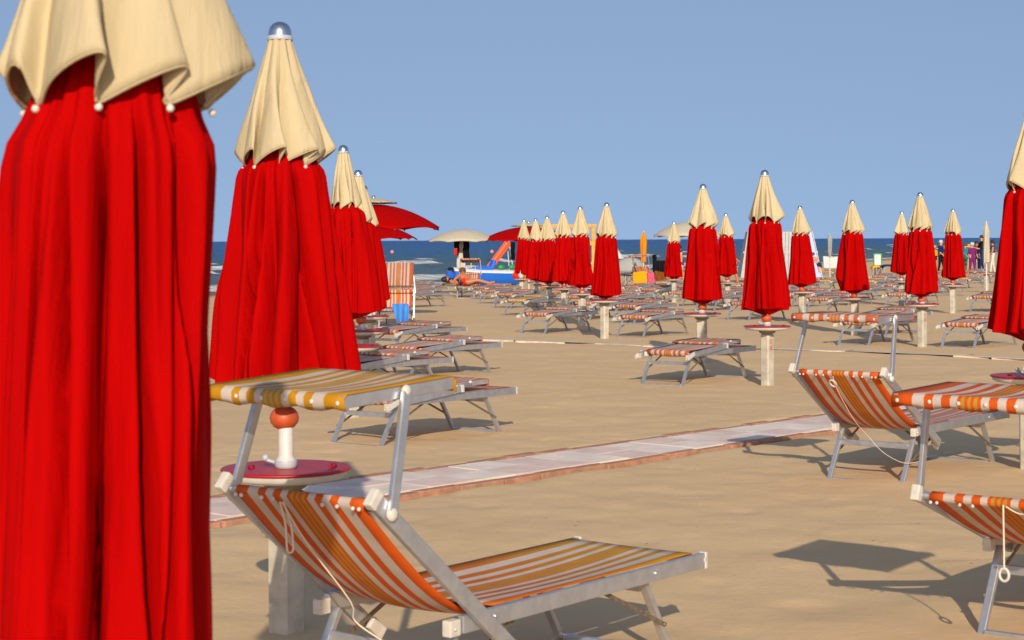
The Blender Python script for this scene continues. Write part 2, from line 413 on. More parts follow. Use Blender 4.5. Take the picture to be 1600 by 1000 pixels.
# keep the sand level round the paved path
PU = Vector((0.665, 0.747)); PN = Vector((0.747, -0.665))
pd = X*PN.x + Y*PN.y
pm = np.clip((np.abs(pd+8.118)-0.445+(vnoise(X/.35, Y/.35, 17)-.5)*.09)/0.07, 0.0, 1)
Z = Z + (bump - pit)*near*pm - 0.02*(1-pm)*(Y < 70)
Z = np.where(T > -6, Z - np.clip(T+6, 0, 60)*0.0075 - np.clip(T, 0, 60)*0.05, Z)
sand = grid_object('sand', X, Y, Z, sand_material(), {'wet': np.clip((T+4.0)/2.5, 0, 1)})
tag(sand, kind='structure')
del X, Y, Z, T, bump, pit

# ------------------------------------------------------------------ sea
def sea_material():
    m, nt, b = nmat('sea_water'); N = nt.nodes
    tc = N.new('ShaderNodeTexCoord')
    sp = N.new('ShaderNodeSeparateXYZ'); link(nt, tc.outputs['Object'], sp.inputs[0])
    r = N.new('ShaderNodeValToRGB'); cr = r.color_ramp
    mr = N.new('ShaderNodeMapRange'); mr.inputs[1].default_value = 0; mr.inputs[2].default_value = 400
    n0 = N.new('ShaderNodeTexNoise'); n0.inputs['Scale'].default_value = 0.02; n0.inputs['Detail'].default_value = 4
    link(nt, tc.outputs['Object'], n0.inputs['Vector'])
    dn = N.new('ShaderNodeMath'); dn.operation = 'MULTIPLY_ADD'; dn.inputs[1].default_value = 26; 
    link(nt, n0.outputs['Fac'], dn.inputs[0]); link(nt, sp.outputs['Y'], dn.inputs[2])
    link(nt, dn.outputs[0], mr.inputs[0]); link(nt, mr.outputs[0], r.inputs[0])
    cr.elements[0].position = .03; cr.elements[0].color = (0.10, 0.15, 0.16, 1)
    cr.elements[1].position = .13; cr.elements[1].color = (0.045, 0.125, 0.20, 1)
    e = cr.elements.new(.30); e.color = (0.018, 0.118, 0.31, 1)
    e = cr.elements.new(.9); e.color = (0.012, 0.088, 0.30, 1)
    # ripple shading: stretched along the shore
    mp = N.new('ShaderNodeMapping'); mp.inputs['Scale'].default_value = (0.16, 0.55, 1); link(nt, tc.outputs['Object'], mp.inputs['Vector'])
    n1 = N.new('ShaderNodeTexNoise'); n1.inputs['Scale'].default_value = 1.0; n1.inputs['Detail'].default_value = 7; n1.inputs['Roughness'].default_value = .62
    link(nt, mp.outputs[0], n1.inputs['Vector'])
    at_ = N.new('ShaderNodeAttribute'); at_.attribute_name = 'foam'
    mpf = N.new('ShaderNodeMapping'); mpf.inputs['Scale'].default_value = (0.5, 1.3, 1); link(nt, tc.outputs['Object'], mpf.inputs['Vector'])
    n2 = N.new('ShaderNodeTexNoise'); n2.inputs['Scale'].default_value = 1.2; n2.inputs['Detail'].default_value = 8; n2.inputs['Roughness'].default_value = .7
    link(nt, mpf.outputs[0], n2.inputs['Vector'])
    a = N.new('ShaderNodeMath'); a.operation = 'ADD'; link(nt, at_.outputs['Fac'], a.inputs[0]); link(nt, n2.outputs['Fac'], a.inputs[1])
    fm = N.new('ShaderNodeMapRange'); fm.inputs[1].default_value = .93; fm.inputs[2].default_value = 1.12; link(nt, a.outputs[0], fm.inputs[0])
    # small whitecaps far out
    mx = N.new('ShaderNodeMix'); mx.data_type = 'RGBA'; mx.inputs[7].default_value = (0.78, 0.80, 0.80, 1)
    link(nt, fm.outputs[0], mx.inputs[0]); link(nt, r.outputs[0], mx.inputs[6])
    link(nt, mx.outputs[2], b.inputs['Base Color'])
    rr = N.new('ShaderNodeMapRange'); rr.inputs[3].default_value = 0.32; rr.inputs[4].default_value = 0.9
    link(nt, fm.outputs[0], rr.inputs[0]); link(nt, rr.outputs[0], b.inputs['Roughness'])
    b.inputs['Specular IOR Level'].default_value = 0.05
    bp = N.new('ShaderNodeBump'); bp.inputs['Strength'].default_value = 1.0; bp.inputs['Distance'].default_value = 2.4
    mp2 = N.new('ShaderNodeMapping'); mp2.inputs['Scale'].default_value = (0.34, 0.055, 1); mp2.inputs['Rotation'].default_value = (0, 0, .35); link(nt, tc.outputs['Object'], mp2.inputs['Vector'])
    n4 = N.new('ShaderNodeTexNoise'); n4.inputs['Scale'].default_value = 1.0; n4.inputs['Detail'].default_value = 6; n4.inputs['Roughness'].default_value = .65
    link(nt, mp2.outputs[0], n4.inputs['Vector'])
    sm4 = N.new('ShaderNodeMath'); sm4.operation = 'MULTIPLY_ADD'; sm4.inputs[1].default_value = 1.3
    link(nt, n4.outputs['Fac'], sm4.inputs[0]); link(nt, n1.outputs['Fac'], sm4.inputs[2])
    link(nt, sm4.outputs[0], bp.inputs['Height']); link(nt, bp.outputs[0], b.inputs['Normal'])
    return m

ss = axis(-60, 220, 1.3, -26000, 26000, 1.09)
ts = axis(-2.5, 70, 0.42, -6, 26000, 1.022)
S, Tm = np.meshgrid(ss, ts)
wob = (vnoise(S/14, S*0, 11)-.5)*5 + (vnoise(S/5, S*0+3, 12)-.5)*1.6
amp = np.clip(Tm/10, 0.15, 1)*np.clip(500/(np.abs(Tm)+200), 0, 1)
Zs = (np.sin((Tm+wob)*2*PI/5.2)*0.055 + np.sin((Tm-S*0.18+wob)*2*PI/2.6)*0.03)*amp*(0.5+vnoise(S/9, Tm/6, 13))*(Tm < 260)
def breaker(c, w, h, thr, seed, ln):
    m = np.clip((vnoise(S/ln, S*0+seed, seed)-thr)/0.15, 0, 1)
    q = Tm + wob*0.8 - c
    return m*np.exp(-(q/w)**2)*h, m*np.exp(-((q+0.6*w)/(1.2*w))**2)
foam = np.zeros_like(S)
for c, w, h, thr, sd, ln in ((31, .9, .30, .62, 21, 6), (22, 0.6, .18, .66, 22, 5), (12.5, .7, .22, .60, 23, 6), (4.6, 1.1, .22, .36, 24, 6), (44, .8, .16, .70, 25, 6), (64, .8, .14, .74, 26, 6)):
    dz, fo = breaker(c, w, h, thr, sd, ln); Zs += dz; foam = np.maximum(foam, fo*0.78)
wash = np.clip(1-(Tm + wob*0.5 - 0.6)/2.0, 0, 1); foam = np.maximum(foam, wash*0.66)
caps = np.clip(vnoise(S/3.2, Tm/1.1, 31)-.90, 0, 1)*4*(Tm > 14)*(Tm < 330); foam = np.maximum(foam, np.clip(caps, 0, .5))
sea = grid_object('sea', S, Tm, Zs, sea_material(), {'foam': foam})
sea.matrix_world = Matrix(((SHORE_U.x, SHORE_N.x, 0, SHORE_P.x), (SHORE_U.y, SHORE_N.y, 0, SHORE_P.y), (0, 0, 1, SEA_Z), (0, 0, 0, 1)))
tag(sea, kind='structure')
del S, Tm, Zs, foam, wob, amp

# ------------------------------------------------------------------ paved path
def path_xy(s, n): return PU*s + PN*n      # s along, n across (path centre n = -8.118)
pt = MB(); rng = random.Random(3)
s = -14.0; k = 0
while s < 40:
    L = 0.40
    for j, (n0, n1) in enumerate(((-8.428, -8.121), (-8.115, -7.808))):
        mi = 0 if rng.random() < (0.62 if (k+j) % 2 else 0.30) else 1
        h = rng.uniform(-.004, .004)
        c = path_xy(s+L/2, (n0+n1)/2); R = Matrix.Rotation(math.atan2(PU.y, PU.x), 3, 'Z')
        pt.box((c.x, c.y, gz(c.x, c.y)-0.005+h), (L-.008, n1-n0, 0.05), mi, R)
    s += L; k += 1
path = pt.build('paved_path', [TILE_W, TILE_P]); tag(path, kind='structure')
for nm, n0 in (('path_edging', -8.50), ('path_edging', -7.735)):
    pe = MB(); s = -14.0
    while s < 40:
        L = rng.uniform(.32, .42); c = path_xy(s+L/2, n0+rng.uniform(-.012, .012))
        R = Matrix.Rotation(math.atan2(PU.y, PU.x)+rng.uniform(-.02, .02), 3, 'Z')
        pe.box((c.x, c.y, gz(c.x, c.y)-.017+rng.uniform(-.006, .008)), (L-.006, 0.07+rng.uniform(0, .02), .07), 0, R, bev=.008)
        s += L
    tag(pe.build(nm, BRICKM), kind='structure')
# the far, half buried boards
COVERED = simple('sand_covered_concrete', (0.60, 0.47, 0.33), rough=0.9, var=0.12, vscale=3, bump=0.2)
fb = MB(); ends = [at(700, 529.5), at(880, 536.5), at(1100, 544.5), at(1318, 550.5), at(1500, 558), at(1680, 568)]
for a, b in zip(ends, ends[1:]):
    n_ = Vector((-(b-a).y, (b-a).x, 0)).normalized()*.34
    rows_ = []
    for q in range(13):
        c = a.lerp(b, q/12); rows_.append([c + n_*w_ + Vector((0, 0, .012+(.006 if abs(w_) < 1.9 else -.03))) for w_ in (0, 1, 1.9, 2.1)])
    fb.grid(rows_, 0, smooth=False)
for (x0, y0, x1, y1) in ((742, 531.5, 800, 533.8), (806, 534.2, 880, 537), (930, 538.5, 1000, 541.6), (1004, 541.8, 1168, 547), (1210, 546.8, 1318, 550.7), (1490, 557.5, 1545, 560), (1550, 560.5, 1640, 565)):
    a = at(x0, y0); b = at(x1, y1)
    fb.bar((a.x, a.y, a.z+.004), (b.x, b.y, b.z+.004), .05, .035, 1)
tag(fb.build('far_path', [COVERED, simple('worn_concrete_edge', (0.68, 0.57, 0.44), rough=0.9, var=.15)]), kind='structure')

# ------------------------------------------------------------------ closed umbrella
def fold_ring(n, K, rng_, skew, sharp, jit):
    """unit pleated cross-section: list of (angle, crest 0..1, panel)"""
    out = []
    for p in range(n):
        for k in range(K):
            f = k/K; c = (0.5-0.5*math.cos(2*PI*f))**sharp
            u = (p+f)/n*2*PI
            out.append((u, f, c, p))
    return out

def make_closed_umbrella(seed, detail=True, tall=2.36, hem=0.92, rib=True, R_low=0.27, step=None, cape_n=9, fat=1.0, K=16, red_n=11, drift=0.0, cape_R=.203, drop=.112, deep=1.0, swirl=1.0, sharp=.55, bead=1.0, creases=None):
    rng = random.Random(seed)
    root = empty('closed_umbrella', (0, 0, 0))
    n = cape_n
    # --- beige cape
    ring = fold_ring(n, K, rng, 0, 0.8, 0)
    lean = [rng.choice([1, 1, 1, -0.5, 1.2])*rng.uniform(.45, .85) for _ in range(n)]
    out_ = [rng.uniform(.84, 1.08) for _ in range(n)]
    dep = [rng.uniform(.8, 1.15) for _ in range(n)]
    zt, zb = tall-.015, tall-.515
    rows = 26; P = []
    for i in range(rows+1):
        t = i/rows; row = []
        Rr = 0.047 + (cape_R-0.047)*(t**1.12)
        am = 0.15 + 0.17*t**1.2
        for u, f, c, p in ring:
            r = Rr*(1-am*dep[p]*(1-c))*(1+(out_[p]-1)*c*t)
            th = u + lean[p]*c*t**1.2*(2*PI/n)*1.0
            z = zt - t*((zt-zb) - 0.066*c*out_[p])
            r += 0.004*t*math.sin(u*5+t*9+seed)
            row.append((r*math.cos(th), r*math.sin(th), z))
        P.append(row)
    mb = MB(); mb.grid(P, closed=True)
    # hem rolled inwards
    last = P[-1]; P2 = [last, [(x*.992, y*.992, z-.003) for x, y, z in last], [(x*.97, y*.97, z+.002) for x, y, z in last]]
    mb.grid(P2, closed=True)
    cape = mb.build('cape', BEIGE, root, solid=.002, offset=-1)
    # --- red canopy
    m = red_n; ring = fold_ring(m, max(8, K*2//3), rng, 0, sharp, 0)
    lean2 = [rng.uniform(.2, .85)*rng.choice([1, 1, -.6]) for _ in range(m)]
    dep2 = [rng.uniform(.6, 1.3) for _ in range(m)]
    out2 = [rng.uniform(.86, 1.10) for _ in range(m)]
    hz = [rng.uniform(-.02, .03) for _ in range(m)]
    if step is not None: hz[step[0]] = step[1]
    if creases is None:
        a0 = rng.uniform(0, 6.28)
        creases = [(a0+k*6.28/6+rng.uniform(-.3, .3), a0+k*6.28/6+rng.uniform(-.3, .3), rng.uniform(.035, .06) if detail else .075, rng.uniform(.3, .6)) for k in range(6)]
    z0, z1 = tall-.42, hem; rows = 34; P = []
    for i in range(rows+1):
        t = i/rows; row = []
        cz = cape_R/.203
        if t < .075: Rr = (.112 + .026*(t/.075))*cz
        else:
            sh = min(1, (t-.075)/.05); Rr = (.138*cz)*(1-sh) + (.172 + (R_low-.172)*((t-.08)/.92)**.95)*sh
        Rr *= fat
        am = min(.84, (.15 + .33*min(1, max(0, t-.1)*2.4))*deep)
        for u, f, c, p in ring:
            r = Rr*(1-am*dep2[p]*(1-c))*(1+(out2[p]-1)*c*min(1, t*3))
            r += 0.006*math.sin(u*11+seed*1.7+t*4.0)*t + .004*math.sin(u*23+seed+t*7)
            bl = max(0, min(1, (t-.08)/.4)); th = u + swirl*lean2[p]*(.35+.65*bl)*c*(2*PI/m) + .07*bl*math.sin(t*4.2+p*1.7+seed)
            for f0, f1, cw, cd in creases:
                dth = (th - (f0+(f1-f0)*t) + PI) % (2*PI) - PI
                if abs(dth) < 3*cw: r *= 1 - cd*min(1, max(0, t-.06)*6)*math.exp(-(dth/cw)**2)
            zz = z0 + (z1 + hz[p]*c**.5 - .012*(1-c) - z0)*t
            row.append((r*math.cos(th)+drift*t, r*math.sin(th), zz))
        P.append(row)
    mb = MB(); mb.grid(P, closed=True)
    last = P[-1]; Q = [last]
    for q, dz in ((.985, -.004), (.80, -.010), (.52, -.030), (.30, -.058), (.15, -.072)):
        Q.append([(x*q, y*q, z*(q > .9) + (q <= .9)*(hem*.75 + z*.25) + dz) for x, y, z in last])
    mb.grid(Q, closed=True)
    can = mb.build('canopy', RED, root)
    # --- finial, pole, ball
    mb = MB(); mb.lathe([(.052, tall-.02), (.055, tall-.01), (.052, tall), (.047, tall+.002)], n=20, mi=1) if False else mb.lathe([(.050, tall-.016), (.052, tall-.009), (.050, tall-.002), (.046, tall+.002)], n=20, mi=1)
    mb.lathe([(.047, tall+.001), (.046, tall+.018), (.040, tall+.036), (.029, tall+.049), (.014, tall+.056), (.001, tall+.058)], n=20, mi=0)
    mb.build('finial', [CHROME, GREYPL], root)
    mb = MB(); mb.tube([(0, 0, .60), (0, 0, tall-.02)], .021, n=14); mb.build('pole', POLEM, root)
    mb = MB(); mb.ball((0, 0, hem-drop), .058, n=16, sc=(1, 1, .86))
    mb.build('runner_ball', BALLM, root)
    if rib:
        for p in range(n):
            u = p/n*2*PI; r = cape_R*(1-(.15+.17)*dep[p]) + .004
            if True:
                mb = MB(); mb.ball((r*math.cos(u), r*math.sin(u), zb-.009), .0085*bead if detail else .013, n=10 if detail else 6)
                mb.build('rib_tip', PLAST, root)
            else:
                pass
    return root

def make_stand(detail=True):
    root = empty('umbrella_stand', (0, 0, 0))
    mb = MB(); a = .056
    # square post with chamfered corners
    prof = [(-a, -a+.014), (-a+.014, -a), (a-.014, -a), (a, -a+.014), (a, a-.014), (a-.014, a), (-a+.014, a), (-a, a-.014)]
    for z0, z1 in ((-.25, .55),):
        vs = [(x, y, z) for z in (z0, z1) for x, y in prof]
        mb.add(vs, [(k, (k+1) % 8, 8+(k+1) % 8, 8+k) for k in range(8)] + [tuple(range(8, 16))], 0)
    mb.build('post', POSTM, root)
    mb = MB(); mb.lathe([(.058, .552), (.082, .566), (.092, .575), (.092, .593)], n=12, smooth=False); mb.build('collar', CONC, root)
    mb = MB(); mb.lathe([(.19, .5945), (.222, .602), (.240, .612), (.245, .630)], n=40); mb.build('table_rim', WHITEPL, root)
    mb = MB(); mb.lathe([(.243, .631), (.255, .633), (.257, .638), (.253, .6425), (.23, .6425), (.03, .641)], n=48)
    mb.build('table_top', REDPL, root)
    # moulded raised marks on the table top
    if detail:
        mb = MB(); q0 = []
        for k in range(21):
            t = .4+k*.0375; rr_ = .185+.010*(k % 2); q0.append((rr_*math.cos(t), rr_*math.sin(t), .645))
        mb.tube(q0, .006, n=6); mb.build('raised_mark', REDPL, root)
        mb = MB(); mb.tube([((.13+.012*(k % 2))*math.cos(3.75+k*.06), (.13+.012*(k % 2))*math.sin(3.75+k*.06), .645) for k in range(9)], .007, n=6)
        mb.build('raised_mark', REDPL, root)
    mb = MB(); mb.lathe([(.040, .6425), (.042, .65), (.042, .672), (.036, .678), (.030, .69), (.029, .81), (.0275, .812)], n=20); mb.build('socket', POLEM, root)
    mb = MB(); mb.lathe([(.043, .646), (.045, .65), (.045, .668), (.043, .672)], n=20)
    mb.tube([(-.03, -.025, .66), (-.06, -.05, .672)], .008, n=8); mb.ball((-.063, -.052, .680), .015, n=10)
    mb.build('clamp', GREYPL, root)
    return root

def number_on_post(root, text):
    cu = bpy.data.curves.new('post_number', 'FONT'); cu.body = text; cu.size = .055; cu.align_x = 'LEFT'; cu.extrude = .0006
    o = bpy.data.objects.new('post_number', cu); COL.objects.link(o)
    dg = bpy.context.evaluated_depsgraph_get(); dg.update()
    me = bpy.data.meshes.new_from_object(o.evaluated_get(dg)); bpy.data.objects.remove(o)
    me.materials.clear(); me.materials.append(REDINK)
    t = bpy.data.objects.new('post_number', me); COL.objects.link(t); t.parent = root
    # reading downwards on the face that looks towards +x/-y
    t.matrix_local = Matrix.Translation((.0572, -.022, .50)) @ Matrix(((0, 0, 1), (0, 1, 0), (-1, 0, 0))).to_4x4()
    return t

proto_stand = make_stand()
stand_used = [False]
far_variants = [make_closed_umbrella(31+k*7, detail=False, hem=.90+.02*(k % 2), K=12, R_low=.28, step=(5, .22) if k == 2 else None) for k in range(5)]
far_used = [False]*5

# (table px, table py, apex px, apex py, variant or None for own mesh, umbrella label, stand label)
UMB = [
 (445, 733, 438, 32, 'a', 'big closed umbrella second from the left edge, standing in the nearest round table', 'nearest round red table on a cream post, behind the striped lounger'),
 (548, 541, 537, 226, 'b', 'closed red umbrella with beige cape just right of the second big one', 'red table on a post right of the second big umbrella, lower of three in line'),
 (566, 517, 560, 265, 'c', 'closed red umbrella half hidden behind the third one in the left row', 'red table on a post in the left row, middle of three in line'),
 (577, 494, 569, 289, 'd', 'closed umbrella showing only a slip of beige cape at the back of the left row', 'red table on a post beside the sitting man, topmost of three in line'),
 (1608, 588, 1612, 120, 'e', 'large closed red umbrella cut off by the right edge', 'round red table with grey clamp at the right edge below the large umbrella'),
 (1198, 510, 1195, 265, 'f', 'tallest closed red umbrella right of centre with orange ball above its table', 'cream post with red numbers and round table, nearest one right of centre'),
 (1096, 490, 1099, 287, 'g', 'closed red umbrella left of the tallest one right of centre', 'numbered cream post and table behind the flat lounger at centre'),
 (944, 469, 948, 316, 0, 'closed red umbrella at the right end of the row of six', 'cream post and table under the right end of the row of six umbrellas'),
 (909, 458, 907, 322, 1, 'closed red umbrella fifth from the left in the row of six', 'table and post fifth from the left in the row of six'),
 (881, 450, 880, 329, 2, 'closed red umbrella fourth from the left in the row of six', 'table and post fourth from the left in the row of six'),
 (858, 446, 855, 337, 3, 'closed red umbrella third from the left in the row of six', 'table and post third from the left in the row of six'),
 (839, 441, 837, 341, 4, 'closed red umbrella second from the left in the row of six', 'table and post second from the left in the row of six'),
 (815, 435, 819, 343, 0, 'closed red umbrella at the left end of the row of six beside the slide', 'table at the left end of the row of six, with bags on it'),
 (1053, 436, 1053, 346, 1, 'small closed red umbrella in front of the open cream parasol', 'small far table under the umbrella near the cream parasol'),
 (1137, 441, 1134, 333, 3, 'closed red umbrella between the two tall ones, standing person behind it', 'table beside the legs of the standing person'),
 (1253, 455, 1250, 321, 4, 'closed red umbrella in front of the white slatted hut', 'table and post in front of the white slatted hut'),
 (1335, 465, 1332, 312, 2, 'closed red umbrella with a stepped hem right of the hut', 'table and post under the umbrella with the stepped hem'),
 (1408, 439, 1409, 330, 0, 'small closed red umbrella partly behind a taller one at right', 'far table partly behind the taller umbrella at right'),
 (1440, 475, 1438, 300, 1, 'tall closed red umbrella over the table behind the raised canopy', 'table and cream post just behind the raised pale canopy'),
 (1488, 445, 1489, 326, 4, 'closed red umbrella between the seated crowd and the lounger row at right', 'tall cream post and table right of the tall umbrella at right'),
]
UG = 'closed red and beige umbrellas on the beach'; SG = 'umbrella stands with round red tables'
first_stand = True
def place_stand(px, py, label, d=None):
    p = at(px, py, .635)
    global first_stand
    o = proto_stand if first_stand else copy_tree(proto_stand)
    first_stand = False
    o.location = p; o.rotation_euler = (0, 0, -math.radians(38)+random.uniform(-.25, .25)); tag(o, label, 'umbrella stand', SG)
    return o, p
KW = {'a': dict(seed=5, hem=.985, R_low=.298, drop=.135, K=36), 'b': dict(seed=12, hem=.93, cape_R=.162, R_low=.29, K=18), 'c': dict(seed=19, hem=.94, cape_R=.165), 'd': dict(seed=23, hem=.94, cape_R=.165),
      'e': dict(seed=41, hem=.92, R_low=.31, K=18), 'f': dict(seed=52, hem=.91, R_low=.285), 'g': dict(seed=61, hem=.92, R_low=.28)}
numbers = {5: '52 48', 6: '52 49', 7: '52 50', 15: '51 47', 16: '51 48', 18: '51 49'}
stand_roots = []
for i, (tx, ty, ax, ay, var, ul, sl) in enumerate(UMB):
    st, p = place_stand(tx, ty, sl); stand_roots.append(st)
    if isinstance(var, str): o = make_closed_umbrella(detail=True, **KW[var])
    else:
        o = copy_tree(far_variants[var]) if far_used[var] else far_variants[var]
        far_used[var] = True
    ztop = zat(ax, ay, p.y)
    tilt = (xat(ax, p.y)-p.x)/2.4
    o.location = (p.x, p.y, p.z + (ztop - p.z - 2.42))
    o.rotation_mode = 'ZYX'
    o.rotation_euler = (random.uniform(-.012, .012), max(-.05, min(.05, tilt)), random.uniform(0, 6.28))
    if abs(ztop-p.z-2.42) > .22 and i != 4:
        o.location.z = p.z; s_ = (ztop-p.z)/2.42; o.scale = (s_, s_, s_)
    if i == 4: o.location.z = p.z+.02
    tag(o, ul, 'umbrella', UG)
for i, tx in numbers.items(): number_on_post(stand_roots[i], tx)
# the huge one at the left edge, and one peeping out behind it
o = make_closed_umbrella(83, detail=True, hem=.62, R_low=.232, drift=-.045, fat=.95, red_n=9, deep=.9, swirl=1.1, sharp=.62, bead=.75, cape_n=8, tall=2.33, K=44,
     creases=[(-PI/2+.06, -PI/2+.20, .050, .93), (-PI/2+.42, -PI/2+.80, .040, .75), (-PI/2-.30, -PI/2-.05, .040, .45), (-PI/2+.95, -PI/2+1.15, .05, .5), (-PI/2-.85, -PI/2-.7, .05, .35), (1.2, 1.3, .06, .5)])
o.location = (-.614, 2.8, -0.070); o.rotation_euler = (0, 0, 0)
tag(o, 'huge closed umbrella filling the whole left edge, nearest to the viewer', 'umbrella', UG)
st, p = place_stand(924, 449, 'bare table and post behind the right end of the row of six'); stand_roots.append(st)
st, p = place_stand(1541, 426, 'far pale table at the foot of the thin closed beige parasol')

# ------------------------------------------------------------------ sun loungers
W2 = .29
def rot_in_plane(p0, L, ang): return (p0[0]+L*math.cos(ang), p0[1]+L*math.sin(ang))

def make_lounger(back=None, arm=None, canopy=None, fabrics=(None, None, None), cords=None, near=False, arm_len=.40, canopy_rear=.28, can_tilt=.08, bed=.36, labelled=None, back_len=.66):
    """local X runs from head to foot, Y to the far side. back=None: folded flat"""
    seat_m, back_m, can_m = fabrics
    root = empty('sun_lounger', (0, 0, 0))
    ZT = bed
    # seat frame
    mb = MB(); bv = .004 if near else 0
    for s in (-1, 1):
        mb.bar((.05, s*W2, ZT-.028), (1.455, s*W2, ZT-.028), .024, .056, 0, bev=bv)
    mb.tube([(1.40, -W2+.01, ZT-.02), (1.40, W2-.01, ZT-.02)], .012, n=8)
    mb.tube([(.30, -W2+.01, ZT-.05), (.30, W2-.01, ZT-.05)], .010, n=8)
    if near:
        for s in (-1, 1):
            for u in (.17, .205, 1.12):
                mb.ball((u, s*(W2+.0125), ZT-.026), .009, n=8)
    mb.build('seat_frame', ALU, root)
    for s in (-1, 1):
        mb = MB(); mb.box((1.46, s*W2, ZT-.028), (.014, .030, .062), 0, bev=.003)
        mb.box((1.453, s*(W2+.013), ZT-.024), (.014, .004, .014), 0)
        mb.build('end_cap', PLAST, root)
        mb = MB(); mb.box((.018, s*(W2-.010), ZT-.034), (.052, .036, .052), 0, bev=.006); mb.ball((.01, s*(W2+.012), ZT-.035), .006, n=6)
        mb.build('hinge_block', PLAST, root)
    # seat sling
    P = []
    nv = 13 if near else 7
    us = np.linspace(.26 if back is None else .22, 1.40, 18 if near else 9)
    for u in us:
        row = []
        for j in range(nv):
            v = -W2+.012 + (2*W2-.024)*j/(nv-1); e = 1-(2*j/(nv-1)-1)**2
            sag = .028*e*math.sin(PI*min(1, max(0, (u-.05)/1.4))) 
            row.append((u, v, ZT+.004-sag))
        P.append(row)
    row = [(1.414, p[1], ZT-.012) for p in P[-1]]; P.append(row)
    row = [(1.40, p[1], ZT-.034) for p in P[-1]]; P.append(row)
    mb = MB(); mb.grid(P); mb.build('seat_sling', seat_m, root, solid=.003)
    # legs (U frames) and braces
    LW = .255
    for which, (ut, ub) in enumerate(((.07, -.12), (1.10, 1.30))):
        mb = MB(); top = ZT-.045
        for s in (-1, 1):
            mb.bar((ut, s*LW, top), (ub, s*LW, -.012), .032, .022, 0, up=(1, 0, 0), bev=bv)
        mb.bar((ub, -LW+.016, 0.004), (ub, LW-.016, 0.004), .026, .026, 0, bev=bv)
        f = .26 if which == 0 else .12
        um = ut+(ub-ut)*f; zm = top*(1-f)
        mb.bar((um, -LW+.016, zm), (um, LW-.016, zm), .018, .036, 0, bev=bv)
        mb.build('leg_frame', ALU, root)
        for s in (-1, 1):
            mb = MB()
            zb_ = top*.42; ul = ut+(ub-ut)*.58
            uo = .36 if which == 0 else .83
            mb.bar((uo, s*(LW+.018), ZT-.05), (ul, s*(LW+.018), zb_), .004, .016, 0, up=(0, 0, 1))
            mb.ball((ul, s*(LW+.022), zb_), .009, n=6)
            mb.build('brace', STEEL, root)
    # back
    pv = (.13, ZT-.018)
    BW = W2+.027
    if back is None:
        ang = math.radians(5.0); Lb = .62
    else:
        ang = PI-back; Lb = back_len
    top = rot_in_plane(pv, Lb, ang); lev = rot_in_plane(pv, -.20, ang)
    nrm = (-math.sin(ang), math.cos(ang))
    if back is not None: nrm = (math.sin(ang), -math.cos(ang)) 
    mb = MB()
    for s in (-1, 1):
        mb.bar((lev[0], s*BW, lev[1]), (top[0], s*BW, top[1]), .024, .052, 0, up=(nrm[0], 0, nrm[1]), bev=bv)
    tb = rot_in_plane(pv, Lb-.03, ang)
    mb.tube([(tb[0], -BW, tb[1]), (tb[0], BW, tb[1])], .013, n=8)
    bf = mb.build('back_frame', ALU, root)
    for s in (-1, 1):
        mb = MB(); a = rot_in_plane(pv, Lb-.012, ang); b = rot_in_plane(pv, Lb+.022, ang)
        mb.bar((a[0], s*BW, a[1]), (b[0], s*BW, b[1]), .034, .060, 0, up=(nrm[0], 0, nrm[1]), bev=.006)
        mb.build('top_cap', PLAST, bf)
        mb = MB(); a = rot_in_plane(pv, -.17, ang); b = rot_in_plane(pv, -.25, ang)
        if back is None:
            kk = random.uniform(-.03, .03)
            mb.bar((a[0]+.05, s*(BW+.02), a[1]+.02), (b[0]-.01, s*(BW+.02), b[1]-.035+kk), .02, .04, 0, bev=.004)
            mb.box((b[0]+.03, s*(BW+.0), b[1]-.01), (.05, .035, .05), 0)
        else:
            mb.bar((a[0], s*(BW-.03), a[1]), (b[0], s*(BW-.03), b[1]), .02, .045, 0, bev=.004)
        mb.build('lever_cap', PLAST, bf)
    # back sling
    if back is None:
        prof = [(.42, ZT-.022), (.28, ZT-.026), (.16, ZT-.034), (.06, ZT-.038), (.012, ZT-.032), (-.004, ZT-.012), (.004, ZT+.008), (.04, ZT+.016), (.16, ZT+.020), (.34, ZT+.028), (.52, ZT+.040), (.70, ZT+.050), (.735, ZT+.046), (.745, ZT+.03)]
    else:
        tipf = rot_in_plane(pv, Lb-.012, ang); tipb = (tipf[0]-nrm[0]*.0, tipf[1])
        # front wrap, then hanging belly behind the rails down to the seat
        def off(L, o): q = rot_in_plane(pv, L, ang); return (q[0]-nrm[0]*o, q[1]-nrm[1]*o)
        # nrm points to the front/top side for raised backs
        A = off(Lb-.035, .018); B = (.30, ZT-.02)
        prof = [off(Lb-.085, -.010+.0), off(Lb-.03, -.018), off(Lb-.010, -.004), off(Lb-.012, .014), A]
        ctrl = [A, off(Lb*.72, .028), off(Lb*.40, .052), off(Lb*.05, .046), (.20, ZT-.045), B]
        for k in range(1, 15):
            t = k/14
            pts = ctrl[:]
            while len(pts) > 1: pts = [(p[0]*(1-t)+q[0]*t, p[1]*(1-t)+q[1]*t) for p, q in zip(pts, pts[1:])]
            prof.append(pts[0])
    P = []; wmul = 1.0
    for i, (u, z) in enumerate(prof):
        row = []
        for j in range(nv):
            e = 1-(2*j/(nv-1)-1)**2
            v = (-W2+.018 + (2*W2-.036)*j/(nv-1))
            dz = 0
            if back is None and i < 5: dz = -.020*e*(i > 1)
            if back is not None and i > 4: 
                tt = (i-4)/(len(prof)-5); dz = -.020*e*math.sin(PI*tt)
            row.append((u, v, z+dz))
        P.append(row)
    mb = MB(); mb.grid(P); sl = mb.build('back_sling', back_m, root, solid=.003)
    if near:
        tbk = prof[3]
        for v in (-.26, -.235, -.17, -.11, .10, .15, .24, .265):
            mb = MB(); mb.ball((tbk[0]-.004, v, tbk[1]-.012), .007, n=8); mb.build('rivet', PLAST, sl)
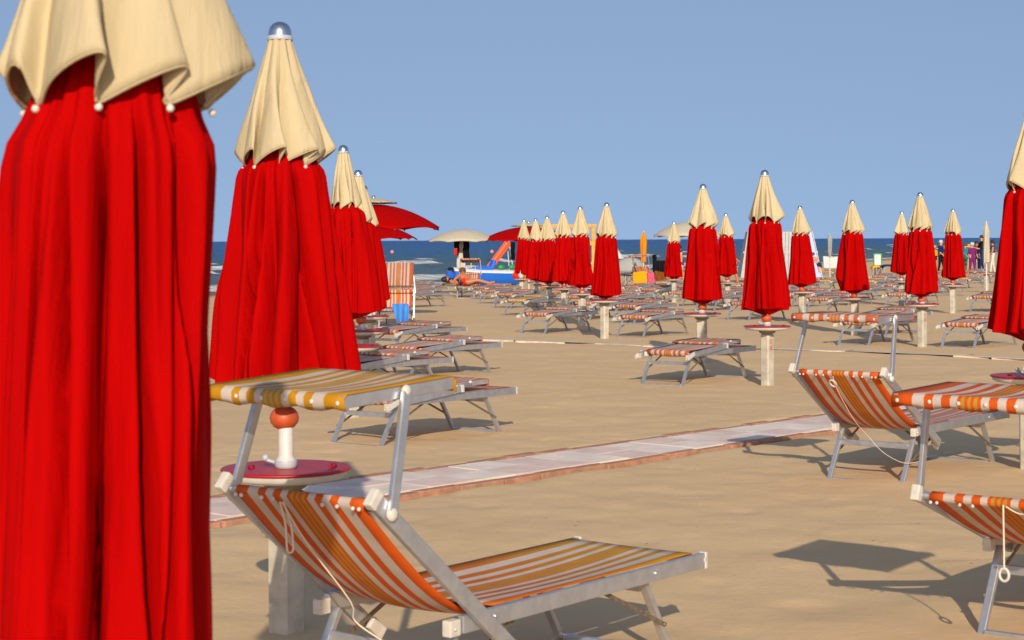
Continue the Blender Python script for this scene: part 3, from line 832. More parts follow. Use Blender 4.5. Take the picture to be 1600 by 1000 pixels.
    # canopy
    CW = W2-.005
    if back is None:
        mb = MB(); z0 = ZT+.058; c0, c1 = .60, 1.10; zt0, zt1 = z0+.004, z0+.014
        arms = [((.70, s*(BW-.004), ZT+.045), (.88, s*(CW+.014), z0+.012)) for s in (-1, 1)]
        valance_end = 1
    else:
        j = rot_in_plane(pv, Lb-.07, ang)
        top_a = rot_in_plane(j, arm_len, arm)
        ca = rot_in_plane(top_a, -(.49-canopy_rear), can_tilt); cb = rot_in_plane(top_a, canopy_rear, can_tilt)
        c0, zt0 = ca; c1, zt1 = cb
        arms = [((j[0], s*(BW+.022), j[1]), (top_a[0], s*(CW+.022), top_a[1])) for s in (-1, 1)]
        valance_end = 0
    mb = MB()
    for s in (-1, 1):
        mb.bar((c0, s*CW, zt0), (c1, s*CW, zt1), .020, .040, 0, bev=bv)
    mb.tube([(c0+.01, -CW, zt0), (c0+.01, CW, zt0)], .011, n=8); mb.tube([(c1-.01, -CW, zt1), (c1-.01, CW, zt1)], .011, n=8)
    cf = mb.build('canopy_frame', ALU if back is not None else ALUD, root)
    for a, b in arms:
        mb = MB(); mb.bar(a, b, .018, .034, 0, up=(1, 0, .1), bev=bv)
        am = mb.build('canopy_arm', ALU, root)
        for q_, r_ in ((a, .022), ((b[0], b[1], b[2]+.004), .019)):
            mb = MB(); mb.ball(q_, r_, n=10, sc=(1, .7, 1)); mb.build('pivot_cap', PLAST, am)
    P = []
    cl = math.hypot(c1-c0, zt1-zt0); du, dzc = (c1-c0)/cl, (zt1-zt0)/cl
    nx_, nz_ = -dzc, du
    rows = []
    if valance_end == 0:
        rows = [(0.004, -.026), (-.005, -.010), (-.005, .010), (.010, .022)] + [(cl*k/8, .022) for k in range(1, 8)] + [(cl-.012, .022), (cl+.006, .006), (cl+.006, -.03)]
    else:
        rows = [(0.0, -.008), (0.0, .012)] + [(cl*k/8, .020) for k in range(1, 8)] + [(cl-.012, .022), (cl+.006, .012), (cl+.008, -.012), (cl+.004, -.042)]
    for a_, n_ in rows:
        row = []
        for jx in range(nv):
            e = 1-(2*jx/(nv-1)-1)**2
            v = -CW-.014 + (2*CW+.028)*jx/(nv-1)
            s_ = -.014*e*math.sin(PI*min(1, max(0, a_/cl)))
            if n_ < -.02: s_ = .006*math.sin(jx*1.9)*near
            row.append((c0+du*a_+nx_*(n_+s_), v, zt0+dzc*a_+nz_*(n_+s_)))
        P.append(row)
    mb = MB(); mb.grid(P); cs = mb.build('canopy_sling', can_m, root, solid=.003)
    if near:
        for v in (-.275, -.17, -.06, .04, .15, .275):
            mb = MB(); mb.ball((c0-.008, v, zt0-.003), .008, n=8, sc=(.6, 1, 1)); mb.build('rivet', PLAST, cs)
    if cords:
        mb = MB()
        for pts, r in cords:
            # smooth the line
            q = [Vector(p) for p in pts]; sm = []
            for k in range(len(q)-1):
                p0 = q[max(k-1, 0)]; p1 = q[k]; p2 = q[k+1]; p3 = q[min(k+2, len(q)-1)]
                for t in (0, .25, .5, .75):
                    sm.append(0.5*((2*p1)+(p2-p0)*t+(2*p0-5*p1+4*p2-p3)*t*t+(3*p1-p0-3*p2+p3)*t**3))
            sm.append(q[-1]); mb.tube(sm, r, n=6)
        mb.build('pull_cord', CORD, root)
    root['_top'] = top
    del root['_top']
    return root, dict(pv=pv, top=top, ang=ang, prof=prof)

LG = 'orange striped aluminium sun loungers'
def place(root, px, py, label, yaw=YAW, ref=(-.12, 0), group=LG):
    p = at(px, py)
    c, s = math.cos(yaw), math.sin(yaw)
    x = p.x - (ref[0]*c - ref[1]*s); y = p.y - (ref[0]*s + ref[1]*c)
    root.location = (x, y, p.z-.004); root.rotation_euler = (0, 0, yaw)
    tag(root, label, 'sun lounger', group)

# near raised lounger
r1, g1 = make_lounger(back=math.radians(40.5), arm=math.radians(74), fabrics=(STR_SEAT, STR, STR_Y), near=True, arm_len=.365, canopy_rear=.235, can_tilt=math.radians(3),
     cords=[([(-.385, .06, .735), (-.36, .062, .66), (-.35, .066, .585), (-.34, .06, .575), (-.335, .055, .59), (-.345, .054, .66), (-.378, .052, .735)], .0034),
            ([(-.385, .05, .735), (-.30, .03, .60), (-.14, 0.0, .40), (-.10, 0.02, .33), (-.07, -.08, .27), (-.05, -.25, .20), (.05, -.33, .20)], .0027)])
# anchored by its near foot corner
p = Vector((.716, 6.68)); c_, s_ = math.cos(YAW), math.sin(YAW)
r1.location = (p.x-(1.46*c_+.30*s_), p.y-(1.46*s_-.30*c_), 0.006); r1.rotation_euler = (0, 0, YAW)
tag(r1, 'nearest sun lounger, back raised, ochre striped canopy and orange striped seat beside the first table', 'sun lounger', LG)

r2, g2 = make_lounger(back=math.radians(33), arm=math.radians(72), fabrics=(STR_W, STR, STR_P), near=True, arm_len=.385, canopy_rear=.27, can_tilt=math.radians(-1), back_len=.72,
     cords=[([(-.475, .03, .70), (-.44, .03, .63), (-.27, .0, .42), (-.13, -.03, .30), (-.1, -.12, .20), (-.08, -.25, .14), (-.02, -.34, .15)], .0018)])
mb = MB(); mb.tube([(-.478+.022*math.sin(a*.7), .03+.022*math.cos(a*.7), .655+.03*math.cos(a*.7)*0-.022*math.sin(a*.7)) for a in range(10)], .006, n=6); 
mb.build('pull_ring', PLAST, r2)
place(r2, 1349, 753, 'orange lounger with raised back standing right beside the tiled path, its canopy up')

r3, g3 = make_lounger(back=math.radians(20), arm=math.radians(88), fabrics=(STR, STR, STR), near=True, arm_len=.400, canopy_rear=.17, can_tilt=math.radians(1), back_len=.72,
     cords=[([(-.55, -.02, .575), (-.548, -.02, .50), (-.545, -.02, .40), (-.545, -.02, .345)], .0036), ([(-.55, -.03, .57), (-.50, -.06, .54), (-.42, -.10, .53), (-.3, -.16, .46), (-.12, -.30, .40)], .003)])
mb = MB()
mb.tube([(-.545, -.02+.018*math.sin(a*2*PI/14), .322+.023*math.cos(a*2*PI/14)) for a in range(15)], .006, n=6, cap=False); mb.build('pull_ring', PLAST, r3)
place(r3, 1530, 988, 'lounger cut off at the lower right, a white pull ring hanging on its cord', ref=(-.12, .255))

r4, g4 = make_lounger(back=math.radians(35), arm=math.radians(60), fabrics=(STR_W, STR, STR), near=False, arm_len=.38, canopy_rear=.27, can_tilt=0)
place(r4, 1706, 748, 'lounger outside the right edge showing only its orange canopy corner before the large umbrella')

# folded loungers
proto_f, _ = make_lounger(fabrics=(STR_P, STR_F, STR_P))
proto_o, _ = make_lounger(fabrics=(STR_Y, STR_Y, STR_Y))
proto_o2 = None
FOLD = [
 (1033, 601, 0, 'folded flat lounger alone at centre, between two numbered posts'),
 (983, 528, 0, 'folded lounger standing right of the post under the row of six'),
 (831, 522, 0, 'nearest folded lounger of the central row, left of the post'),
 (554, 696, 0, 'folded lounger of the left row nearest the path, behind the ochre canopy'),
 (612, 592, 0, 'folded lounger second nearest the path in the left row'),
 (590, 557, 0, 'folded lounger third from the path in the left row with a second bed across it'),
 (505, 625, 0, 'folded lounger mostly behind the second big umbrella, only its foot rail showing'),
 (801, 494, 1, 'folded lounger second in the central row with ochre stripes'),
 (784, 482, 0, 'folded lounger third in the central row'),
 (759, 475, 0, 'folded lounger fourth in the central row next to the sunbather'),
 (745, 468, 0, 'folded lounger right behind the legs of the sunbather'),
 (905, 500, 0, 'folded lounger partly behind the post at the right end of the central row'),
 (888, 487, 0, 'folded lounger right of the second table in the central row'),
 (868, 477, 0, 'folded lounger right of the third table in the central row'),
 (846, 469, 0, 'folded lounger right of the fourth table in the central row'),
 (972, 506, 0, 'folded lounger just behind the one right of the post'),
 (983, 467, 0, 'folded lounger in front of the orange towel'),
 (1009, 472, 0, 'folded lounger in front of the pink towel'),
 (1052, 479, 0, 'folded lounger left of the umbrella by the cream parasol'),
 (1100, 486, 0, 'folded lounger right behind the second numbered table'),
 (1152, 501, 0, 'folded lounger between the two numbered posts, further back'),
 (1332, 540, 0, 'folded lounger behind the pale raised canopy, nearest one'),
 (1361, 524, 0, 'folded lounger behind the pale raised canopy, second one'),
 (1398, 483, 0, 'folded lounger right of the stepped-hem umbrella'),
 (1274, 492, 0, 'folded lounger between the hut umbrella and the stepped-hem umbrella'),
 (1250, 480, 0, 'folded lounger behind the hut umbrella post'),
 (1340, 470, 0, 'folded lounger just behind the stepped-hem umbrella'),
 (1495, 544, 0, 'folded lounger at right, left of the large umbrella'),
 (1532, 488, 0, 'folded lounger half hidden by the large umbrella at right'),
 (1418, 474, 0, 'folded lounger left of the tall post at right'),
 (1284, 455, 1, 'ochre folded lounger in the back row under the white towel'),
 (1352, 456, 1, 'ochre folded lounger in the back row left of the taller umbrella'),
 (1462, 458, 1, 'ochre folded lounger in the back row by the tall post'),
 (1500, 451, 1, 'ochre folded lounger in the back row right of the last small umbrella'),
 (1428, 450, 1, 'ochre folded lounger in the back row between two umbrellas'),
 (1290, 437, 1, 'far ochre lounger below the blue hut end'),
 (1370, 446, 0, 'far lounger before the blue bench'),
 (1470, 437, 0, 'far lounger before the grey haired man'),
 (1512, 436, 0, 'far lounger before the purple dressed woman'),
 (1535, 443, 0, 'far lounger under the thin beige parasol'),
 (1128, 476, 0, 'folded lounger under the umbrella between the two tall ones'),
 (1165, 463, 0, 'far folded lounger left of the tallest umbrella right of centre'),
 (1236, 460, 0, 'far folded lounger just left of the hut umbrella post'),
 (1310, 478, 0, 'folded lounger left of the stepped-hem umbrella post'),
 (1380, 464, 0, 'far folded lounger right of the stepped-hem umbrella'),
 (1030, 458, 1, 'ochre folded lounger in front of the brown striped cloth'),
 (1085, 461, 0, 'far folded lounger right of the small umbrella by the cream parasol'),
 (948, 487, 0, 'folded lounger directly behind the right-end post of the row of six'),
 (1440, 464, 0, 'far folded lounger behind the tall umbrella at right'),
 (1400, 444, 1, 'far ochre lounger below the small umbrella partly hidden at right'),
 (625, 481, 0, 'folded lounger right behind the blue towel'),
 (634, 470, 0, 'second folded lounger behind the upright striped chair'),
 (630, 462, 0, 'furthest folded lounger behind the upright striped chair'),
 (1190, 474, 0, 'folded lounger behind the tallest umbrella right of centre'),
 (1215, 468, 0, 'folded lounger right of the tallest umbrella, further back'),
]
fg = 'folded sun loungers in rows'
pf_used = po_used = False
for (px, py, k, lab) in FOLD:
    if k == 0:
        o = copy_tree(proto_f) if pf_used else proto_f; pf_used = True
    else:
        o = copy_tree(proto_o) if po_used else proto_o; po_used = True
    yw = YAW + random.uniform(-.05, .05)
    if px in (590,): yw = YAW
    place(o, px, py, lab, yaw=yw, group=fg)
    for ch in o.children:
        if ch.name.startswith('canopy_arm') and random.random() < .0: pass

# upright lounger by the sitting man and the one with the raised back in the central row
r5, _ = make_lounger(back=math.radians(78), arm=math.radians(92), fabrics=(STR_P, STR, STR_P), arm_len=.32, canopy_rear=.20, can_tilt=math.radians(-66), back_len=.37)
place(r5, 612, 512, 'upright orange striped lounger with its canopy tipped up, a blue towel over its side', yaw=math.radians(268), ref=(1.30, 0))
r6, _ = make_lounger(back=math.radians(50), arm=math.radians(20), fabrics=(STR_P, STR_P, STR_P), arm_len=.2, canopy_rear=.2, can_tilt=math.radians(-35))
place(r6, 897, 462, 'lounger with white and orange striped back raised below the row of six')
r7, _ = make_lounger(back=math.radians(55), arm=math.radians(95), fabrics=(STR_P, STR, STR), arm_len=.40, canopy_rear=.24, can_tilt=math.radians(4))
place(r7, 1004, 456, 'raised lounger hung with orange and pink towels under a flat orange canopy')
r8, _ = make_lounger(back=math.radians(38), arm=math.radians(84), fabrics=(STR_P, STR_P, STR_P), arm_len=.42, canopy_rear=.24, can_tilt=math.radians(12))
place(r8, 727, 466, 'lounger carrying the sunbather, its striped canopy standing up behind', yaw=math.radians(266), ref=(1.30, 0))

# ------------------------------------------------------------------ towels
def drape(name, pts_rows, mat, label, cat, solid=.008):
    mb = MB(); mb.grid(pts_rows); o = mb.build(name, mat, None, solid=solid, subsurf=1); tag(o, label, cat); return o

def hang_cloth(name, px, py_top, py_bot, wpx, d, mat, label, cat, wav=.02, narrow=.8, seed=0, yoff=0):
    """a cloth hung from a line at distance d, pleated, with real depth"""
    rng = random.Random(seed); rows = []
    zt = zat(px, py_top, d); zb_ = zat(px, py_bot, d); w = wpx/F*d; xc = xat(px, d)
    for i in range(9):
        t = i/8; row = []
        for j in range(11):
            v = j/10-.5; ww = w*(1-(1-narrow)*math.sin(t*PI/2))
            row.append((xc+v*ww+.01*math.sin(i*1.3+seed), d+yoff+wav*math.sin(j*1.9+seed+t)*(.4+t), zt+(zb_-zt)*t + .02*math.sin(j*1.1+seed)*(t > .9)))
        rows.append(row)
    return drape(name, rows, mat, label, cat)

# blue towel over the upright lounger's right arm
p5 = at(625, 513); rows = []
for i in range(14):
    t = i/13; row = []
    x0, x1 = (612+9*t, 637.5+.8*math.sin(t*5)); py = 474.5+38*t
    for j in range(11):
        v = j/10; dd = p5.y-.1+.05*math.sin(v*9+t*2)-.10*math.sin(t*PI)*.5
        row.append((xat(x0+(x1-x0)*v, dd), dd, zat(600, py+(1.5*math.sin(v*6)*(t > .9)), dd)))
    rows.append(row)
drape('beach_towel', rows, BLUEC, 'bright blue towel hanging over the side of the upright striped lounger', 'towel')

# ------------------------------------------------------------------ people
def make_person(name, J, bones, radii, mats, hair=None, head='head', face=None, label='', parts=None):
    """J: joints (world coords); bones: (a,b,material index); one continuous skinned body"""
    names = list(J); idx = {n: i for i, n in enumerate(names)}
    o0 = Vector(J['pelvis']); 
    me = bpy.data.meshes.new('person_skeleton')
    me.from_pydata([Vector(J[n])-o0 for n in names], [(idx[a], idx[b]) for a, b, _ in bones], [])
    ob = bpy.data.objects.new('person_skeleton', me); COL.objects.link(ob)
    sk = ob.modifiers.new('skin', 'SKIN')
    lay = me.skin_vertices[0] if me.skin_vertices else None
    if lay is None:
        bm = bmesh.new(); bm.from_mesh(me); bm.verts.layers.skin.verify(); bm.to_mesh(me); bm.free(); lay = me.skin_vertices[0]
    for n in names:
        r = radii[n]; r = r if isinstance(r, tuple) else (r, r)
        lay.data[idx[n]].radius = r
    lay.data[idx['pelvis']].use_root = True
    ss_ = ob.modifiers.new('sub', 'SUBSURF'); ss_.levels = ss_.render_levels = 2
    dg = bpy.context.evaluated_depsgraph_get(); dg.update()
    m2 = bpy.data.meshes.new_from_object(ob.evaluated_get(dg))
    bpy.data.objects.remove(ob)
    m2.materials.clear()
    for m in mats: m2.materials.append(m)
    segs = [(Vector(J[a])-o0, Vector(J[b])-o0, mi) for a, b, mi in bones]
    for f in m2.polygons:
        c = f.center; best = 1e9; bi = 0
        for a, b, mi in segs:
            ab = b-a; t = max(0, min(1, (c-a).dot(ab)/max(ab.length_squared, 1e-9))); dd = (c-(a+ab*t)).length
            if dd < best: best = dd; bi = mi
        f.material_index = bi; f.use_smooth = True
    root = bpy.data.objects.new('person', m2); COL.objects.link(root); root.location = o0
    tag(root, label, 'person', 'people on the beach')
    hc = Vector(J['head'])-o0; hd = (Vector(J['crown'])-Vector(J['head'])).normalized()
    if face is not None:
        fd = Vector(face).normalized(); sd = hd.cross(fd).normalized()
        mb = MB(); mb.ball(hc+fd*.098+hd*.01, .016, n=8, sc=(1, 1, 1.4)); mb.build('nose', mats[0], root)
        mb = MB()
        for s in (-1, 1): mb.ball(hc+fd*.090+sd*s*.033+hd*.04, .011, n=6)
        mb.build('eyes', EYEM, root)
        mb = MB(); mb.ball(hc+fd*.088-hd*.05, .012, n=6, sc=(1.6, 1.6, .5)); mb.build('mouth', MATS['red_swim_cloth'], root)
    if hair:
        mb = MB(); fd = Vector(face).normalized() if face is not None else Vector((0, 1, 0))
        mb.ball(hc+hd*.055-fd*.022, .108, n=14, sc=(1, 1, .92)); mb.build('hair', hair, root)
    return root

RAD = dict(pelvis=(.15, .11), waist=(.125, .09), chest=(.155, .105), neck=.055, head=(.082, .095), crown=.072,
           sh_l=.062, sh_r=.062, el_l=.042, el_r=.042, wr_l=.030, wr_r=.030, ha_l=.030, ha_r=.030,
           hip_l=.092, hip_r=.092, kn_l=.062, kn_r=.062, an_l=.042, an_r=.042, to_l=.034, to_r=.034)
def skel(mt=0, mtop=1, mbot=2, leg=0, arm=0):
    return [('pelvis', 'waist', mbot), ('waist', 'chest', mtop), ('chest', 'neck', mtop), ('neck', 'head', mt), ('head', 'crown', mt),
            ('chest', 'sh_l', mtop), ('sh_l', 'el_l', arm), ('el_l', 'wr_l', mt), ('wr_l', 'ha_l', mt), ('chest', 'sh_r', mtop), ('sh_r', 'el_r', arm), ('el_r', 'wr_r', mt), ('wr_r', 'ha_r', mt),
            ('pelvis', 'hip_l', mbot), ('hip_l', 'kn_l', leg), ('kn_l', 'an_l', mt if leg == 0 else leg), ('an_l', 'to_l', mt), ('pelvis', 'hip_r', mbot), ('hip_r', 'kn_r', leg), ('kn_r', 'an_r', mt if leg == 0 else leg), ('an_r', 'to_r', mt)]

def standing(p, h=1.7, face=0.0, stride=.12, lean=0.0, arms=(.1, .1), bend=0.0):
    """joint positions of someone standing at p looking along angle face"""
    k = h/1.7; fx, fy = math.cos(face), math.sin(face); sx, sy = -fy, fx
    def q(f, s, z): return Vector((p.x+(fx*f+sx*s)*k, p.y+(fy*f+sy*s)*k, p.z+z*k))
    L = lean
    return dict(pelvis=q(0, 0, .92), waist=q(L*.3, 0, 1.08), chest=q(L*.7, 0, 1.29-abs(L)*.1), neck=q(L*.95, 0, 1.45-abs(L)*.2), head=q(L*1.1+.02, 0, 1.57-abs(L)*.25), crown=q(L*1.15+.02, 0, 1.64-abs(L)*.27),
        sh_l=q(L*.8, .18, 1.38-abs(L)*.15), el_l=q(L*.8+arms[0]*.5, .22, 1.10), wr_l=q(L*.8+arms[0]*2, .20, .90+arms[0]), ha_l=q(L*.8+arms[0]*2.4, .19, .80+arms[0]*1.3),
        sh_r=q(L*.8, -.18, 1.38-abs(L)*.15), el_r=q(L*.8+arms[1]*.5, -.22, 1.10), wr_r=q(L*.8+arms[1]*2, -.20, .90+arms[1]), ha_r=q(L*.8+arms[1]*2.4, -.19, .80+arms[1]*1.3),
        hip_l=q(0, .09, .86), kn_l=q(stride*.7, .09, .48), an_l=q(stride, .09, .06), to_l=q(stride+.15, .09, .03),
        hip_r=q(0, -.09, .86), kn_r=q(-stride*.3, -.09, .48), an_r=q(-stride, -.09, .06), to_r=q(-stride+.15, -.09, .03))

def seated(p, seat=.44, face=0.0, lean=0.0, h=1.7):
    k = h/1.7; fx, fy = math.cos(face), math.sin(face); sx, sy = -fy, fx
    def q(f, s, z): return Vector((p.x+(fx*f+sx*s)*k, p.y+(fy*f+sy*s)*k, p.z+z))
    L = lean; z = seat+.10
    return dict(pelvis=q(0, 0, z), waist=q(L*.3, 0, z+.17), chest=q(L*.7, 0, z+.38), neck=q(L, 0, z+.54), head=q(L+.03, 0, z+.66), crown=q(L+.04, 0, z+.73),
        sh_l=q(L*.8, .18, z+.47), el_l=q(L*.8+.12, .22, z+.22), wr_l=q(L*.8+.32, .16, z+.12), ha_l=q(L*.8+.40, .14, z+.10),
        sh_r=q(L*.8, -.18, z+.47), el_r=q(L*.8+.12, -.22, z+.22), wr_r=q(L*.8+.32, -.16, z+.12), ha_r=q(L*.8+.40, -.14, z+.10),
        hip_l=q(.06, .10, z-.02), kn_l=q(.44, .12, z), an_l=q(.46, .12, .07), to_l=q(.60, .12, .035),
        hip_r=q(.06, -.10, z-.02), kn_r=q(.44, -.12, z), an_r=q(.46, -.12, .07), to_r=q(.60, -.12, .035))

# man sitting on the left, mostly behind the umbrellas
p = at(597, 512); p.y += .3
make_person('person', seated(p, seat=.40, face=math.radians(178), lean=.22), skel(0, 0, 1, 1, 0), RAD, [TAN, BLACK], hair=HAIRB, face=(-1, 0, 0),
    label='man in black shorts sitting on a lounger, half hidden by the left umbrella row')
# sunbather on the lounger with raised canopy
p = at(722, 466); p.z = p.z
def P3(px, py, d): return Vector((xat(px, d), d, zat(px, py, d)))
d0 = 54.55
J = dict(pelvis=P3(726, 441, d0), waist=P3(724.5, 437, d0+.05), chest=P3(723, 432, d0+.12), neck=P3(722.6, 428.3, d0+.17), head=P3(722.4, 425.2, d0+.18), crown=P3(722.4, 423.4, d0+.18),
    sh_l=P3(717, 431, d0+.1), el_l=P3(711, 436, d0-.05), wr_l=P3(707, 441, d0-.1), ha_l=P3(706, 443, d0-.1),
    sh_r=P3(729, 431, d0+.1), el_r=P3(734, 436, d0-.05), wr_r=P3(738, 441, d0-.1), ha_r=P3(739, 443, d0-.1),
    hip_l=P3(729, 442, d0-.06), kn_l=P3(745, 437.5, d0-.1), an_l=P3(766, 443, d0-.1), to_l=P3(770, 439.5, d0-.1),
    hip_r=P3(731, 442, d0+.06), kn_r=P3(750, 440, d0+.1), an_r=P3(769, 443, d0+.12), to_r=P3(773, 439.5, d0+.12))
make_person('person', J, skel(0, 0, 1, 0, 0), RAD, [TAN, REDC], hair=HAIRN, face=(0, -1, 0.1), label='tanned sunbather in red swimwear stretched out on a lounger near the water')
# second person lying behind, dark hair at the left end
d1 = d0+1.2
J = dict(pelvis=P3(716, 441.5, d1), waist=P3(711, 440, d1), chest=P3(705, 438, d1), neck=P3(700.5, 437, d1), head=P3(697.2, 436.3, d1), crown=P3(695.3, 435.8, d1),
    sh_l=P3(704, 438.5, d1-.16), el_l=P3(706, 442, d1-.22), wr_l=P3(711, 444, d1-.2), ha_l=P3(713, 444, d1-.2),
    sh_r=P3(704, 438, d1+.16), el_r=P3(700, 441, d1+.25), wr_r=P3(697, 441, d1+.2), ha_r=P3(696, 441, d1+.2),
    hip_l=P3(719, 442, d1-.1), kn_l=P3(731, 440, d1-.1), an_l=P3(741, 443, d1-.1), to_l=P3(743, 441, d1-.1),
    hip_r=P3(719, 442, d1+.1), kn_r=P3(731, 441, d1+.1), an_r=P3(742, 443, d1+.1), to_r=P3(744, 441, d1+.1))
make_person('person', J, skel(0, 1, 1, 0, 0), RAD, [TAN, BLACK], hair=HAIRB, face=(.2, 0, 1), label='dark haired person lying behind the sunbather, head to the left')

def stand_at(px, py_base, h, face, mats, hair, label, bones=None, **kw):
    p = at(px, py_base)
    J = standing(p, h, face, **kw)
    return make_person('person', J, bones or skel(0, 1, 2, 0, 0), RAD, mats, hair=hair, face=(math.cos(face), math.sin(face), 0), label=label)
stand_at(1065, 447, 1.62, math.radians(190), [SKIN, PURPLE, PURPLE], HAIRB, 'dark haired woman in a patterned swimsuit beside the small umbrella', lean=.10)
stand_at(1143, 453, 1.72, math.radians(-20), [TAN, TAN, BLACK], HAIRN, 'bare chested man walking behind the umbrella between the two tall ones', stride=.22)
def sit_at(px, py_base, seat, face, mats, hair, label, bones=None, lean=0.03):
    p = at(px, py_base); J = seated(p, seat, face, lean)
    return make_person('person', J, bones or skel(0, 1, 2, 0, 1), RAD, mats, hair=hair, face=(math.cos(face), math.sin(face), 0), label=label)
stand_at(842, 447, 1.15, math.radians(90), [TAN, TAN, REDC], HAIRN, 'small bare backed child standing behind a table in the row of six', stride=.05)
stand_at(1281, 441, 1.30, math.radians(160), [SKIN, SKIN, NAVY], HAIRN, 'child bending beside the white towel by the blue hut end', lean=.35, stride=.08)
stand_at(1397, 434, 1.05, math.radians(150), [TAN, TAN, REDC], HAIRN, 'child with bare shoulders left of a small umbrella at right', stride=.06)
# the group chatting at the right
stand_at(1460, 428, 1.45, math.radians(-60), [TAN, ORT, BLACK], HAIRY, 'blond person in orange left of the grey haired man')
stand_at(1470, 430, 1.75, math.radians(-40), [SKIN, NAVY, BLACK], HAIRG, 'grey haired man in a navy shirt among the crowd', bones=skel(0, 1, 2, 2, 1))
stand_at(1476, 427, 1.55, math.radians(200), [SKIN, WHITEC, NAVY], HAIRN, 'person in white partly behind the grey haired man')
stand_at(1508, 428, 1.55, math.radians(20), [TAN, TEAL, GREEN2], HAIRN, 'person in teal right of the last small umbrella', bones=skel(0, 1, 2, 2, 1))
stand_at(1514, 427, 1.50, math.radians(-30), [SKIN, WHITEC, TEAL], HAIRY, 'blond person in white between teal and purple figures')
stand_at(1519, 432, 1.62, math.radians(-80), [SKIN, PURPLE, PURPLE], HAIRG, 'woman in a purple dress with white hair in the crowd', bones=skel(0, 1, 2, 2, 1))
stand_at(1526, 427, 1.66, math.radians(-100), [TAN, BLACK, BLACK], HAIRB, 'person all in black in the crowd', bones=skel(0, 1, 2, 2, 1))
stand_at(1534, 429, 2.0, math.radians(180), [SKIN, BLACK, NAVY], HAIRB, 'tall dark haired man in black left of the thin beige parasol', bones=skel(0, 1, 2, 2, 1), arms=(.3, .3))
stand_at(1551, 429, 1.72, math.radians(170), [TAN, NAVY, WHITEC], HAIRB, 'dark haired person in navy right of the thin beige parasol', bones=skel(0, 1, 2, 2, 0))

# ------------------------------------------------------------------ open parasols
def make_open_parasol(name, p, R, z_edge, z_top, mat, cap=None, label='', tilt=(0, 0), n=8, rim=.0, pole_base=None, rz=.3):
    root = empty(name, p, rz, label, 'umbrella', 'open parasols')
    K = 8; rings = 14; P = []
    H = z_top - z_edge
    for i in range(rings+1):
        t = i/rings; row = []
        for k in range(n*K):
            f = (k % K)/K; c = 4*f*(1-f); a = 2*PI*k/(n*K)
            r = R*t*(1-.045*c*t); z = z_edge + H*(1-t**2.1) - .05*c*t*(1-t)*H + .10*c*t**4*H*1.0
            row.append((r*math.cos(a), r*math.sin(a), z))
        P.append(row)
    mb = MB(); mb.grid(P, closed=True)
    if rim:
        last = P[-1]; mb.grid([last, [(x*1.0, y*1.0, z-rim) for x, y, z in last]], closed=True)
    can = mb.build('canopy', mat, root, solid=.006)
    mb = MB()
    for k in range(n):
        a = 2*PI*k/n
        mb.tube([(R*t*math.cos(a), R*t*math.sin(a), z_edge+H*(1-t**2.1)-.022) for t in (.05, .3, .55, .8, .99)], .009, n=6)
        mb.ball((R*math.cos(a), R*math.sin(a), z_edge-.005), .020, n=8)
    mb.build('ribs', DARK if cap else PLAST, root)
    if cap:
        P = []
        for i in range(8):
            t = i/7; row = []
            for k in range(n*4):
                f = (k % 4)/4; c = 4*f*(1-f); a = 2*PI*k/(n*4); r = R*.34*t*(1-.04*c*t)
                row.append((r*math.cos(a), r*math.sin(a), z_top+.13-.10*t**1.6+.012*c*t))
            P.append(row)
        mb = MB(); mb.grid(P, closed=True)
        cp = mb.build('cap', cap, root, solid=.005)
        mb = MB()
        for k in range(n):
            a = 2*PI*k/n; mb.tube([(0, 0, z_top+.02), (R*.35*math.cos(a), R*.35*math.sin(a), z_top+.025)], .010, n=6); mb.ball((R*.35*math.cos(a), R*.35*math.sin(a), z_top+.03), .018, n=8)
        mb.build('cap_ribs', DARK, root)
        mb = MB(); mb.lathe([(.04, z_top+.12), (.045, z_top+.14), (.04, z_top+.17), (.02, z_top+.19), (.001, z_top+.195)], n=14); mb.build('finial', CHROME, root)
    mb = MB(); mb.tube([(0, 0, -.2 if pole_base is None else pole_base), (0, 0, z_top-.01)], .024, n=12); mb.build('pole', POLEM, root)
    return root

def parasol_px(px, py_edge, py_top, halfw, d, mat, cap, label, **kw):
    x = xat(px, d); g = gz(x, d) if d < 79 else -.33
    return make_open_parasol('open_parasol', (x, d, g), halfw/F*d, zat(px, py_edge, d)-g, zat(px, py_top, d)-g, mat, cap, label, **kw)
parasol_px(584, 359, 319.5, 107, 38.5, RED, BEIGE, 'large open red parasol with a beige cap beyond the left row of closed umbrellas', rz=.38)
parasol_px(586, 374, 352, 66, 50, RED, BEIGE, 'smaller open red parasol seen below the rim of the large red one', rz=.2)
parasol_px(724, 376, 358.5, 55, 58, CREAM, None, 'open cream parasol near the water with clothes hung on its pole', rim=.05, rz=.38)
parasol_px(826, 377, 354.5, 78, 58, RED, BEIGE, 'open red parasol with beige cap behind the row of six closed umbrellas', rz=.25)
parasol_px(1076, 369, 347, 56, 62, CREAM, None, 'open cream parasol behind the closed umbrellas right of centre', rim=.04, rz=.1)
